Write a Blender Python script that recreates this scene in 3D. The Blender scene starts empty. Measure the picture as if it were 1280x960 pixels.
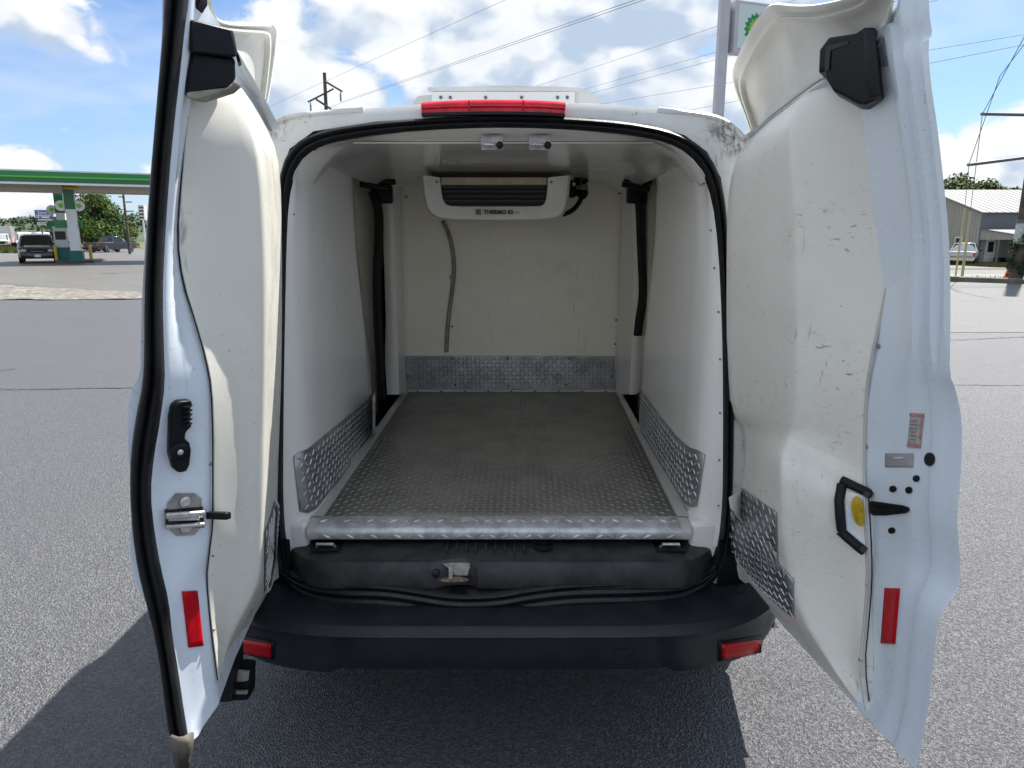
import bpy, bmesh, math, random
import numpy as np
from mathutils import Vector, Matrix
from mathutils.bvhtree import BVHTree
from mathutils.geometry import tessellate_polygon

R = math.radians
random.seed(7)
rng = np.random.default_rng(11)
scene = bpy.context.scene
COL = scene.collection

# ------------------------------------------------------------------ camera, sky, sun, exposure
CAM_H, PITCH, F = 1.42, R(12.0), 853.0
cam_d = bpy.data.cameras.new('camera')
cam = bpy.data.objects.new('camera', cam_d)
COL.objects.link(cam)
cam.location = (0, 0, CAM_H)
cam.rotation_euler = (R(90) - PITCH, 0, 0)
cam_d.sensor_width = 36.0
cam_d.lens = 36.0 * F / 1280.0
cam_d.clip_start = 0.05
cam_d.clip_end = 4000
scene.camera = cam

KX, KY = 0.40, 0.54                                   # shadow shift per metre of height (towards -X, -Y)
SUN_DIR = Vector((KX, KY, 1.0)).normalized()          # towards the sun
sun_d = bpy.data.lights.new('sun', 'SUN')
sun = bpy.data.objects.new('sun', sun_d)
COL.objects.link(sun)
sun.rotation_euler = SUN_DIR.to_track_quat('Z', 'Y').to_euler()
sun_d.energy = 5.0
sun_d.angle = R(0.53)
sun_d.color = (1.0, 0.955, 0.89)

world = bpy.data.worlds.new('World')
scene.world = world
world.use_nodes = True
scene.view_settings.view_transform = 'Standard'
scene.view_settings.look = 'None'
scene.view_settings.gamma = 1.0
scene.view_settings.exposure = 0.92
scene.render.engine = 'CYCLES'
scene.cycles.use_denoising = True
scene.cycles.max_bounces = 10
scene.cycles.diffuse_bounces = 6
scene.cycles.glossy_bounces = 4
scene.cycles.transparent_max_bounces = 6
scene.cycles.sample_clamp_indirect = 8.0


class NT:
    """small helper round a node tree"""
    def __init__(self, tree):
        self.t = tree
        self.n = tree.nodes
        self.l = tree.links

    def node(self, typ, **kw):
        nd = self.n.new(typ)
        for k, v in kw.items():
            setattr(nd, k, v)
        return nd

    def link(self, a, b):
        self.l.new(a, b)

    def val(self, sock, v):
        if hasattr(v, 'is_output') or isinstance(v, bpy.types.NodeSocket):
            self.l.new(v, sock)
        else:
            sock.default_value = v

    def math(self, op, a, b=None, c=None, clamp=False):
        nd = self.node('ShaderNodeMath', operation=op, use_clamp=clamp)
        self.val(nd.inputs[0], a)
        if b is not None:
            self.val(nd.inputs[1], b)
        if c is not None:
            self.val(nd.inputs[2], c)
        return nd.outputs[0]

    def vmath(self, op, a, b=None):
        nd = self.node('ShaderNodeVectorMath', operation=op)
        self.val(nd.inputs[0], a)
        if b is not None:
            self.val(nd.inputs[1], b)
        return nd.outputs['Value'] if op in ('LENGTH', 'DOT_PRODUCT', 'DISTANCE') else nd.outputs[0]

    def noise(self, vec, scale, detail=4.0, rough=0.55, dist=0.0):
        nd = self.node('ShaderNodeTexNoise')
        self.val(nd.inputs['Vector'], vec)
        nd.inputs['Scale'].default_value = scale
        nd.inputs['Detail'].default_value = detail
        nd.inputs['Roughness'].default_value = rough
        nd.inputs['Distortion'].default_value = dist
        return nd.outputs['Fac']

    def voronoi(self, vec, scale, feature='F1', out='Distance'):
        nd = self.node('ShaderNodeTexVoronoi', feature=feature)
        self.val(nd.inputs['Vector'], vec)
        nd.inputs['Scale'].default_value = scale
        return nd.outputs[out]

    def mapping(self, vec, loc=(0, 0, 0), rot=(0, 0, 0), scale=(1, 1, 1)):
        nd = self.node('ShaderNodeMapping')
        self.val(nd.inputs['Vector'], vec)
        nd.inputs['Location'].default_value = loc
        nd.inputs['Rotation'].default_value = rot
        nd.inputs['Scale'].default_value = scale
        return nd.outputs[0]

    def smooth(self, x, a, b, lo=0.0, hi=1.0):
        nd = self.node('ShaderNodeMapRange', interpolation_type='SMOOTHSTEP')
        self.val(nd.inputs['Value'], x)
        nd.inputs['From Min'].default_value = a
        nd.inputs['From Max'].default_value = b
        nd.inputs['To Min'].default_value = lo
        nd.inputs['To Max'].default_value = hi
        return nd.outputs[0]

    def mix(self, fac, a, b, blend='MIX'):
        nd = self.node('ShaderNodeMix', data_type='RGBA', blend_type=blend)
        self.val(nd.inputs[0], fac)
        for sock, v in ((nd.inputs[6], a), (nd.inputs[7], b)):
            if isinstance(v, (tuple, list)):
                sock.default_value = (v[0], v[1], v[2], 1.0)
            else:
                self.l.new(v, sock)
        return nd.outputs[2]


def build_world():
    w = NT(world.node_tree)
    for nd in list(w.n):
        w.n.remove(nd)
    out = w.node('ShaderNodeOutputWorld')
    bg = w.node('ShaderNodeBackground')
    sky = w.node('ShaderNodeTexSky', sky_type='NISHITA')
    sky.sun_disc = False
    sky.sun_elevation = math.asin(SUN_DIR.z)
    sky.sun_rotation = math.atan2(SUN_DIR.x, SUN_DIR.y)
    sky.altitude = 200
    sky.air_density = 1.0
    sky.dust_density = 0.5
    sky.ozone_density = 1.5
    tc = w.node('ShaderNodeTexCoord')
    d = w.vmath('NORMALIZE', tc.outputs['Generated'])
    sep = w.node('ShaderNodeSeparateXYZ')
    w.link(d, sep.inputs[0])
    zc = w.math('MAXIMUM', sep.outputs[2], 0.0)
    p = w.mapping(d, loc=CLOUD_LOC, scale=(1, 1, 1.55))

    def billow(vec, scale):
        nd = w.node('ShaderNodeTexVoronoi', feature='F1')
        w.link(vec, nd.inputs['Vector'])
        nd.inputs['Scale'].default_value = scale
        nd.inputs['Detail'].default_value = 2.0
        nd.inputs['Roughness'].default_value = 0.5
        return nd.outputs['Distance']

    def density(vec, off):
        big = w.noise(vec, 2.2, 2.0, 0.5)
        bil = billow(w.vmath('ADD', vec, off), 6.5)
        return w.math('ADD', w.math('MULTIPLY', big, 1.25), w.math('MULTIPLY', bil, -0.42))
    warp = w.node('ShaderNodeTexNoise')
    w.link(p, warp.inputs['Vector'])
    warp.inputs['Scale'].default_value = 7.0
    warp.inputs['Detail'].default_value = 4.0
    off = w.vmath('SCALE', w.vmath('SUBTRACT', warp.outputs['Color'], (0.5, 0.5, 0.5)))
    off.node.inputs['Scale'].default_value = 0.11
    base = density(p, off)
    det = w.noise(w.vmath('ADD', p, off), 26.0, 6.0, 0.66)
    dens = w.math('ADD', base, w.math('MULTIPLY', det, 0.30))
    cov = w.smooth(dens, 0.255, 0.365)
    # lit from the sun's side: a second sample a little way towards the sun
    p2 = w.mapping(d, loc=(CLOUD_LOC[0] + 0.016, CLOUD_LOC[1] + 0.020, CLOUD_LOC[2] + 0.045), scale=(1, 1, 1.55))
    rim = w.math('SUBTRACT', w.math('ADD', base, w.math('MULTIPLY', w.math('SUBTRACT', det, 0.5), 0.10)), density(p2, off))
    lit = w.smooth(rim, -0.10, 0.085)
    core = w.smooth(dens, 0.46, 0.72)
    lit = w.math('SUBTRACT', lit, w.math('MULTIPLY', core, 0.30), clamp=True)
    ccol = w.mix(lit, CLOUD_DARK, CLOUD_LIGHT)
    # thin high veil
    veil = w.smooth(w.noise(w.mapping(d, loc=(3.1, 7.7, 1.3), scale=(1, 1, 3.0)), 2.6, 4.0, 0.62), 0.42, 0.78, 0.0, 0.45)
    skyc = w.mix(1.0, sky.outputs[0], SKY_TINT, 'MULTIPLY')
    hz = w.smooth(sep.outputs[2], -0.01, 0.22, 0.62, 0.0)
    skyc = w.mix(hz, skyc, HORIZON)
    skyc = w.mix(veil, skyc, CLOUD_LIGHT)
    c = w.mix(w.math('MULTIPLY', cov, 0.97), skyc, ccol)
    w.link(c, bg.inputs[0])
    bg.inputs[1].default_value = 0.15
    w.link(bg.outputs[0], out.inputs[0])


CLOUD_LOC = (5.2, 2.0, 7.74)
CLOUD_LIGHT = (3.6, 3.68, 3.75)
CLOUD_DARK = (1.9, 2.3, 2.85)
HORIZON = (1.9, 2.5, 3.15)
SKY_TINT = (0.40, 0.47, 0.57)
build_world()

# ------------------------------------------------------------------ pixel -> world helpers (photo is 1280 x 960)
CP, SP = math.cos(PITCH), math.sin(PITCH)


def at(px, py, Y):
    u, v = (px - 640) / F, (py - 480) / F
    t = Y / (CP - v * SP)
    return Vector((u * t, Y, CAM_H + t * (-SP - v * CP)))


def atf(px, py, fY):
    Y = 1.85
    for _ in range(12):
        q = at(px, py, Y)
        Y = fY(q.z)
    return at(px, py, Y)


def ray(px, py):
    u, v = (px - 640) / F, (py - 480) / F
    return Vector((u, CP - v * SP, -SP - v * CP)).normalized()


def gnd(px, py, z=0.0):
    d = ray(px, py)
    t = (z - CAM_H) / d.z
    return Vector((d.x * t, d.y * t, z))


# ------------------------------------------------------------------ materials
def base_mat(name):
    m = bpy.data.materials.new(name)
    m.use_nodes = True
    t = NT(m.node_tree)
    b = t.n['Principled BSDF']
    tc = t.node('ShaderNodeTexCoord')
    return m, t, b, tc.outputs['Object']


def mat(name, col, rough=0.5, metal=0.0, var=0.0, scale=8.0, col2=None, bump=0.0, bscale=200.0, coat=0.0, rvar=0.0, spec=0.5):
    m, t, b, v = base_mat(name)
    b.inputs['Roughness'].default_value = rough
    b.inputs['Metallic'].default_value = metal
    b.inputs['Specular IOR Level'].default_value = spec
    b.inputs['Coat Weight'].default_value = coat
    b.inputs['Coat Roughness'].default_value = 0.08
    c2 = col2 or tuple(max(0.0, c * (1 - var)) for c in col)
    if var or col2:
        n = t.noise(v, scale, 6.0, 0.6)
        t.link(t.mix(t.smooth(n, 0.35, 0.65), col, c2), b.inputs['Base Color'])
    else:
        b.inputs['Base Color'].default_value = (*col, 1)
    if rvar:
        n = t.noise(v, scale * 1.7, 5.0, 0.6)
        t.link(t.smooth(n, 0.3, 0.7, rough - rvar, rough + rvar), b.inputs['Roughness'])
    if bump:
        n = t.noise(v, bscale, 3.0, 0.6)
        bp = t.node('ShaderNodeBump')
        bp.inputs['Strength'].default_value = bump
        bp.inputs['Distance'].default_value = 0.004
        t.link(n, bp.inputs['Height'])
        t.link(bp.outputs[0], b.inputs['Normal'])
    return m


def scratched(name, col, col2, rough, amount=0.6, seed=0.0, spec=0.5, grime=0.25, coat=0.0, dens=1.0, dirt=(0.10, 0.095, 0.085), stain=None, rs=(0.8, 1.5), fine=0.0):
    """painted or moulded white panel: yellowing, smears, streaky scuffs, specks of dirt"""
    m, t, b, v = base_mat(name)
    v = t.mapping(v, loc=(seed, seed * 1.3, seed * 0.7))
    c = t.mix(t.smooth(t.noise(v, 2.2, 5.0, 0.6), 0.3, 0.7), col, col2)
    # soft grime
    g = t.smooth(t.noise(v, 6.0, 8.0, 0.68), 0.50, 0.78, 0.0, grime)
    c = t.mix(g, c, tuple(x * 0.55 for x in col2))
    mask = t.smooth(t.noise(v, 3.6, 3.0, 0.5), 0.46, 0.62)
    # streaky scuffs in three directions
    for rot, sc, th in (((0.2, 0.1, 0.5), (70, 60, 7), 0.67), ((0.9, 0.4, 0.1), (60, 12, 90), 0.675), ((-0.6, 0.2, 0.9), (14, 60, 110), 0.68)):
        q = t.mapping(v, rot=rot, scale=sc)
        s = t.smooth(t.noise(q, 1.0, 4.0, 0.6, 0.4), th - 0.03 * dens, th + 0.05)
        s = t.math('MULTIPLY', s, t.math('MULTIPLY', mask, amount))
        c = t.mix(s, c, dirt)
    if fine:
        m2 = t.smooth(t.noise(v, 2.3, 4.0, 0.6), 0.45, 0.62)
        for rot, sc in (((0.05, 0.1, 0.02), (40, 25, 260)), ((0.5, 0.2, 0.4), (30, 160, 180)), ((0.0, 0.9, 0.2), (220, 40, 50))):
            q = t.mapping(v, rot=rot, scale=sc)
            s = t.smooth(t.noise(q, 1.0, 5.0, 0.7, 0.6), 0.60, 0.78, 0.0, fine)
            c = t.mix(t.math('MULTIPLY', s, m2), c, tuple(x * 1.6 for x in dirt))
    # specks and chips
    vd = t.voronoi(v, 55.0)
    rnd = t.noise(v, 21.0, 1.0)
    sp = t.math('MULTIPLY', t.smooth(vd, 0.10, 0.05), t.smooth(rnd, 0.60, 0.64))
    c = t.mix(t.math('MULTIPLY', sp, amount), c, dirt)
    if stain:
        for (cx, cy, cz, rad, scol) in stain:
            dd = t.vmath('DISTANCE', t.mapping(v, loc=(-seed, -seed * 1.3, -seed * 0.7)), (cx, cy, cz))
            k = t.smooth(dd, rad, rad * 0.30, 0.0, 0.85)
            nn = t.smooth(t.noise(t.mapping(v, scale=(1, 1, 0.28)), 70.0, 7.0, 0.72), 0.40, 0.62)
            c = t.mix(t.math('MULTIPLY', k, nn), c, scol)
    t.link(c, b.inputs['Base Color'])
    r = t.smooth(t.noise(v, 9.0, 6.0, 0.65), 0.3, 0.75, rough * rs[0], min(1.0, rough * rs[1]))
    t.link(r, b.inputs['Roughness'])
    b.inputs['Specular IOR Level'].default_value = spec
    b.inputs['Coat Weight'].default_value = coat
    b.inputs['Coat Roughness'].default_value = 0.12
    bp = t.node('ShaderNodeBump')
    bp.inputs['Strength'].default_value = 0.06
    bp.inputs['Distance'].default_value = 0.02
    t.link(t.noise(v, 5.0, 3.0, 0.5), bp.inputs['Height'])
    t.link(bp.outputs[0], b.inputs['Normal'])
    return m


def asphalt(name, c1, c2, c3, grain=170.0, bump=0.5, streak=0.0, patch=0.5, spec=0.3):
    m, t, b, v = base_mat(name)
    cell = t.voronoi(v, grain, out='Color')
    sp = t.node('ShaderNodeSeparateColor')
    t.link(cell, sp.inputs[0])
    k = t.math('POWER', sp.outputs[0], 1.8)
    c = t.mix(k, c1, c2)
    dark = t.smooth(t.noise(v, grain * 0.55, 2.0, 0.7), 0.52, 0.70, 0.0, 0.8)
    c = t.mix(dark, c, tuple(x * 0.5 for x in c1))
    n = t.noise(v, 0.55, 7.0, 0.62)
    c = t.mix(t.smooth(n, 0.35, 0.68, 0.0, patch), c, c3)
    st = t.smooth(t.noise(v, 1.6, 4.0, 0.55), 0.62, 0.74, 0.0, 0.28)
    c = t.mix(st, c, tuple(x * 0.45 for x in c1))
    if streak:
        q = t.mapping(v, rot=(0, 0, 0.06), scale=(0.25, 3.0, 1))
        s = t.smooth(t.noise(q, 1.0, 6.0, 0.65), 0.50, 0.72, 0.0, streak)
        c = t.mix(s, c, tuple(min(1, x * 1.6) for x in c3))
    t.link(c, b.inputs['Base Color'])
    b.inputs['Roughness'].default_value = 0.50
    b.inputs['Specular IOR Level'].default_value = spec
    bp = t.node('ShaderNodeBump')
    bp.inputs['Strength'].default_value = bump
    bp.inputs['Distance'].default_value = 0.006
    t.link(t.math('ADD', t.voronoi(v, grain), t.noise(v, grain * 0.4, 3.0)), bp.inputs['Height'])
    t.link(bp.outputs[0], b.inputs['Normal'])
    return m


def foliage(name, a, bcol, scale=0.8):
    m, t, b, v = base_mat(name)
    n = t.noise(v, scale, 4.0, 0.6)
    n2 = t.noise(v, scale * 7, 2.0, 0.6)
    k = t.math('ADD', t.math('MULTIPLY', n, 0.7), t.math('MULTIPLY', n2, 0.3))
    t.link(t.mix(t.smooth(k, 0.36, 0.64), a, bcol), b.inputs['Base Color'])
    b.inputs['Roughness'].default_value = 0.75
    b.inputs['Specular IOR Level'].default_value = 0.25
    b.inputs['Subsurface Weight'].default_value = 0.0
    return m


M = {}
M['paint'] = scratched('white_paint', (0.80, 0.88, 0.97), (0.77, 0.85, 0.94), 0.22, 0.45, 0.0, coat=0.25, grime=0.10, dens=0.6)
M['roof_paint'] = scratched('dirty_white_paint', (0.74, 0.75, 0.74), (0.66, 0.67, 0.65), 0.35, 0.9, 3.0, grime=0.55, dens=1.6,
                            dirt=(0.10, 0.10, 0.05), stain=[(0.585, 1.93, 1.685, 0.10, (0.05, 0.04, 0.028)), (-0.615, 1.94, 1.70, 0.06, (0.20, 0.12, 0.06))])
M['flap'] = scratched('weathered_white_paint', (0.66, 0.65, 0.60), (0.58, 0.57, 0.52), 0.5, 0.5, 6.0, grime=0.35)
M['liner'] = scratched('cream_moulded_liner', (0.88, 0.865, 0.80), (0.84, 0.825, 0.755), 0.33, 0.8, 1.0, grime=0.26, dens=2.0, fine=0.8, dirt=(0.16, 0.155, 0.14))
M['liner_clean'] = scratched('cream_liner_less_worn', (0.80, 0.785, 0.71), (0.75, 0.74, 0.665), 0.30, 0.65, 9.0, grime=0.16, dens=1.0, fine=0.25)
M['wall'] = scratched('glossy_white_gelcoat', (0.88, 0.865, 0.835), (0.86, 0.845, 0.81), 0.13, 0.30, 4.0, grime=0.04, dens=0.4, rs=(0.95, 1.1), fine=0.12)
M['ceiling'] = scratched('glossy_ceiling_gelcoat', (0.87, 0.855, 0.82), (0.84, 0.825, 0.79), 0.13, 0.2, 5.0, grime=0.12, dens=0.4, coat=0.3)
M['bulkhead'] = scratched('bulkhead_panel', (0.93, 0.88, 0.76), (0.89, 0.84, 0.715), 0.34, 0.45, 8.0, grime=0.22, dens=0.8)
M['trim'] = scratched('worn_trim_strip', (0.66, 0.65, 0.61), (0.52, 0.51, 0.48), 0.4, 0.8, 2.0, grime=0.5)
M['rubber'] = mat('black_rubber', (0.010, 0.010, 0.012), 0.50, var=0.4, scale=14, bump=0.15, bscale=160, rvar=0.12, spec=0.35)
M['plastic'] = mat('black_plastic', (0.008, 0.009, 0.013), 0.40, var=0.3, scale=10, bump=0.12, bscale=700, rvar=0.08, spec=0.22)
M['bumper'] = mat('charcoal_bumper_plastic', (0.012, 0.015, 0.020), 0.42, scale=7, col2=(0.017, 0.020, 0.026), bump=0.2, bscale=600, rvar=0.1)
M['scuff'] = mat('dusty_black_plastic', (0.016, 0.017, 0.019), 0.42, scale=16, col2=(0.040, 0.040, 0.040), bump=0.25, bscale=420, rvar=0.12)
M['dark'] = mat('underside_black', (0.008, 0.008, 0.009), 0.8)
M['alu'] = mat('bright_tread_aluminium', (0.74, 0.75, 0.76), 0.38, 0.45, var=0.35, scale=22, rvar=0.12)
M['alu_dull'] = mat('dull_tread_aluminium', (0.44, 0.45, 0.46), 0.42, 0.75, var=0.35, scale=14, rvar=0.12)
M['alu_floor'] = mat('worn_floor_aluminium', (0.36, 0.345, 0.31), 0.48, 0.5, var=0.30, scale=4, rvar=0.12)
M['alu_lug'] = mat('worn_floor_lug', (0.46, 0.45, 0.42), 0.45, 0.6, var=0.3, scale=30)
M['steel'] = mat('zinc_steel', (0.70, 0.69, 0.67), 0.32, 0.75, var=0.3, scale=40, rvar=0.1)
M['latch_plate'] = mat('greyed_steel_plate', (0.42, 0.40, 0.41), 0.45, 0.6, var=0.3, scale=60)
M['rust'] = mat('rusty_steel', (0.16, 0.09, 0.05), 0.7, 0.3, scale=60, col2=(0.30, 0.24, 0.18))
M['red'] = mat('red_reflector', (0.58, 0.002, 0.012), 0.40, spec=0.25, var=0.25, scale=90)
M['red_dark'] = mat('deep_red_reflector', (0.50, 0.004, 0.008), 0.3, spec=0.3, var=0.25, scale=90)
M['lamp_red'] = mat('red_brake_lens', (0.75, 0.006, 0.035), 0.15, scale=26, col2=(0.50, 0.002, 0.014))
M['hole'] = mat('black_plug', (0.006, 0.006, 0.007), 0.4)
M['yellow'] = mat('yellow_plastic', (0.62, 0.42, 0.01), 0.45, var=0.3, scale=60)
M['foam'] = mat('tan_foam_strip', (0.48, 0.37, 0.27), 0.8, scale=30, col2=(0.56, 0.47, 0.37))
M['unit'] = mat('off_white_abs', (0.80, 0.79, 0.73), 0.38, var=0.12, scale=6, bump=0.05)
M['slat'] = mat('grey_louvre', (0.10, 0.10, 0.11), 0.45)
M['ink'] = mat('black_print', (0.015, 0.015, 0.018), 0.5)
M['ink_faded'] = mat('faded_print', (0.26, 0.25, 0.24), 0.6)
M['badge'] = mat('grey_blue_badge', (0.12, 0.20, 0.24), 0.4)
M['sticker_grey'] = mat('grey_sticker', (0.40, 0.39, 0.41), 0.5, var=0.2, scale=40)
M['sticker_white'] = mat('worn_sticker', (0.52, 0.49, 0.47), 0.55, scale=70, col2=(0.34, 0.33, 0.34))
M['sticker_red'] = mat('worn_red_print', (0.50, 0.13, 0.10), 0.55, scale=90, col2=(0.55, 0.32, 0.28))
M['hose'] = mat('tan_drain_hose', (0.34, 0.31, 0.26), 0.4, var=0.4, scale=22)
M['beige'] = mat('dirty_beige_plastic', (0.36, 0.33, 0.27), 0.5, var=0.4, scale=30)
M['torn'] = mat('torn_grey_rubber', (0.035, 0.032, 0.028), 0.7, scale=14, col2=(0.13, 0.115, 0.095))
M['unit_roof'] = mat('grey_white_fairing', (0.64, 0.65, 0.65), 0.45, var=0.12, scale=6)
M['white'] = mat('plain_white', (0.78, 0.79, 0.80), 0.45, var=0.06, scale=3)

# ------------------------------------------------------------------ object helpers
def link_mesh(name, verts, faces, material, parent=None, smooth=None, loc=None):
    me = bpy.data.meshes.new(name)
    me.from_pydata([tuple(v) for v in verts], [], faces)
    me.validate()
    if material:
        me.materials.append(material)
    if smooth is not None:
        me.polygons.foreach_set('use_smooth', [True] * len(me.polygons))
        me.set_sharp_from_angle(angle=R(smooth))
    me.update()
    o = bpy.data.objects.new(name, me)
    COL.objects.link(o)
    if parent is not None:
        attach(o, parent)
    if loc is not None:
        o.location = loc
    return o


def attach(o, parent):
    """keep geometry that was written in world coordinates where it is"""
    o.parent = parent
    if parent.get('world_built') and parent.parent is None:
        o.matrix_parent_inverse = Matrix.Translation(-Vector(parent.location))


def thing(name, label, cat, loc=(0, 0, 0), rz=0.0, group=None, world_built=False):
    o = bpy.data.objects.new(name, None)
    o.empty_display_size = 0.2
    COL.objects.link(o)
    o.location = loc
    o.rotation_euler = (0, 0, rz)
    o['label'] = label
    o['category'] = cat
    if group:
        o['group'] = group
    if world_built:
        o['world_built'] = 1
    return o


def tag(o, label, cat, group=None):
    o['label'] = label
    o['category'] = cat
    if group:
        o['group'] = group
    return o


def structure(o, kind='structure', label=None):
    o['kind'] = kind
    if label:
        o['label'] = label
    return o


class MB:
    def __init__(self):
        self.v, self.f = [], []

    def add(self, verts, faces):
        b = len(self.v)
        self.v += [Vector(x) for x in verts]
        self.f += [tuple(i + b for i in q) for q in faces]
        return self

    def box(self, c, s, rot=None):
        hx, hy, hz = s[0] / 2, s[1] / 2, s[2] / 2
        p = [Vector((x, y, z)) for z in (-hz, hz) for x, y in ((-hx, -hy), (hx, -hy), (hx, hy), (-hx, hy))]
        if rot is not None:
            p = [rot @ q for q in p]
        return self.add([q + Vector(c) for q in p],
                        [(0, 3, 2, 1), (4, 5, 6, 7), (0, 1, 5, 4), (1, 2, 6, 5), (2, 3, 7, 6), (3, 0, 4, 7)])

    def tube(self, pts, r, seg=8, cap=True, closed=False):
        pts = [Vector(p) for p in pts]
        n = len(pts)
        rs = r if isinstance(r, (list, tuple)) else [r] * n
        vs, fs = [], []
        prev = None
        for i, p in enumerate(pts):
            if closed:
                d = pts[(i + 1) % n] - pts[i - 1]
            else:
                d = pts[min(i + 1, n - 1)] - pts[max(i - 1, 0)]
            d.normalize()
            if prev is None:
                a = d.orthogonal().normalized()
            else:
                a = (prev - d * prev.dot(d))
                a = a.normalized() if a.length > 1e-6 else d.orthogonal().normalized()
            prev = a
            b = d.cross(a)
            for k in range(seg):
                th = 2 * math.pi * k / seg
                vs.append(p + (a * math.cos(th) + b * math.sin(th)) * rs[i])
        for i in range(n if closed else n - 1):
            j = (i + 1) % n
            for k in range(seg):
                k2 = (k + 1) % seg
                fs.append((i * seg + k, i * seg + k2, j * seg + k2, j * seg + k))
        if cap and not closed:
            fs.append(tuple(range(seg))[::-1])
            fs.append(tuple((n - 1) * seg + k for k in range(seg)))
        return self.add(vs, fs)

    def prism(self, poly, d):
        """extrude a planar polygon (list of Vectors) by vector d"""
        n = len(poly)
        vs = [Vector(p) for p in poly] + [Vector(p) + d for p in poly]
        tris = tessellate_polygon([[Vector(p) for p in poly]])
        fs = [tuple(t) for t in tris] + [tuple(i + n for i in t[::-1]) for t in tris]
        fs += [(i, (i + 1) % n, n + (i + 1) % n, n + i) for i in range(n)]
        return self.add(vs, fs)

    def net(self, rows, close_u=False):
        nr, nc = len(rows), len(rows[0])
        vs = [p for r in rows for p in r]
        fs = []
        for i in range(nr - 1):
            for j in range(nc if close_u else nc - 1):
                j2 = (j + 1) % nc
                fs.append((i * nc + j, i * nc + j2, (i + 1) * nc + j2, (i + 1) * nc + j))
        return self.add(vs, fs)

    def lathe(self, prof, seg=20, m=None):
        """prof: (radius, height) along +Z; m: matrix to place it"""
        m = m or Matrix.Identity(4)
        rows = [[m @ Vector((r * math.cos(2 * math.pi * k / seg), r * math.sin(2 * math.pi * k / seg), h)) for k in range(seg)] for r, h in prof]
        self.net(rows, True)
        b = len(self.v) - seg * len(prof)
        self.f.append(tuple(b + k for k in range(seg))[::-1])
        self.f.append(tuple(b + (len(prof) - 1) * seg + k for k in range(seg)))
        return self

    def blob(self, c, s, seg=10, rings=7):
        rows = []
        for i in range(rings + 1):
            ph = math.pi * i / rings
            rows.append([Vector((c[0] + s[0] * math.sin(ph) * math.cos(2 * math.pi * k / seg),
                                 c[1] + s[1] * math.sin(ph) * math.sin(2 * math.pi * k / seg),
                                 c[2] + s[2] * math.cos(ph))) for k in range(seg)])
        return self.net(rows, True)

    def build(self, name, material, parent=None, smooth=None):
        return link_mesh(name, self.v, self.f, material, parent, smooth)


def bevel(o, w, seg=2, angle=35):
    md = o.modifiers.new('bevel', 'BEVEL')
    md.width = w
    md.segments = seg
    md.limit_method = 'ANGLE'
    md.angle_limit = R(angle)
    md.harden_normals = False
    me = o.data
    me.polygons.foreach_set('use_smooth', [True] * len(me.polygons))
    me.set_sharp_from_angle(angle=R(50))
    return o


def solidify(o, t, off=-1):
    md = o.modifiers.new('solidify', 'SOLIDIFY')
    md.thickness = t
    md.offset = off
    return o


def chaikin(pts, k=1):
    for _ in range(k):
        q = [pts[0]]
        for a, b in zip(pts[:-1], pts[1:]):
            q += [a * 0.75 + b * 0.25, a * 0.25 + b * 0.75]
        q.append(pts[-1])
        q.pop(1); q.pop(-2)
        pts = q
    return pts


def smooth_net(rows, ku=1, kv=1):
    if ku:
        rows = [chaikin(r, ku) for r in rows]
    if kv:
        cols = [chaikin([r[j] for r in rows], kv) for j in range(len(rows[0]))]
        rows = [[c[i] for c in cols] for i in range(len(cols[0]))]
    return rows


def lerp(a, b, s):
    return a + (b - a) * s


def resample(pts, n, closed=False):
    pts = [Vector(p) for p in pts]
    if closed:
        pts = pts + [pts[0]]
    L = [0.0]
    for a, b in zip(pts[:-1], pts[1:]):
        L.append(L[-1] + (b - a).length)
    out = []
    m = n if closed else n - 1
    k = 0
    for i in range(n):
        s = L[-1] * i / m
        while k < len(L) - 2 and L[k + 1] < s:
            k += 1
        d = L[k + 1] - L[k]
        out.append(lerp(pts[k], pts[k + 1], (s - L[k]) / d if d > 1e-9 else 0))
    return out


def chaikin_closed(pts, k):
    for _ in range(k):
        q = []
        n = len(pts)
        for i in range(n):
            a, b = pts[i], pts[(i + 1) % n]
            q += [a * 0.75 + b * 0.25, a * 0.25 + b * 0.75]
        pts = q
    return pts


def bvh_of(*obs):
    vs, fs = [], []
    for o in obs:
        b = len(vs)
        vs += [v.co.copy() for v in o.data.vertices]
        fs += [tuple(i + b for i in p.vertices) for p in o.data.polygons]
    return BVHTree.FromPolygons(vs, fs)


CAM = Vector((0, 0, CAM_H))


def hit(px, py, bvh, Yfall=1.5):
    d = ray(px, py)
    loc, nor, idx, dist = bvh.ray_cast(CAM, d)
    if loc is None:
        return at(px, py, Yfall), -d
    if nor.dot(d) > 0:
        nor = -nor
    return loc, nor


def on_surface(name, poly, bvh, material, parent, t=0.003, off=0.0015, sub=1, bev=0.0, Yfall=1.5):
    """a flat thing (sticker, reflector, plug) lying on a surface: outline read from the photo, projected on to the surface, given thickness"""
    if sub > 1:
        q = []
        for a, b in zip(poly, poly[1:] + poly[:1]):
            for k in range(sub):
                q.append((a[0] + (b[0] - a[0]) * k / sub, a[1] + (b[1] - a[1]) * k / sub))
        poly = q
    hs = [hit(x, y, bvh, Yfall) for x, y in poly]
    n = Vector((0, 0, 0))
    for _, m in hs:
        n += m
    n.normalize()
    vs = [p + n * off for p, _ in hs]
    mb = MB().prism(vs, n * t)
    o = mb.build(name, material, parent)
    bm = bmesh.new(); bm.from_mesh(o.data); bmesh.ops.recalc_face_normals(bm, faces=bm.faces); bm.to_mesh(o.data); bm.free()
    if bev:
        bevel(o, bev, 2)
    return o, n


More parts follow.
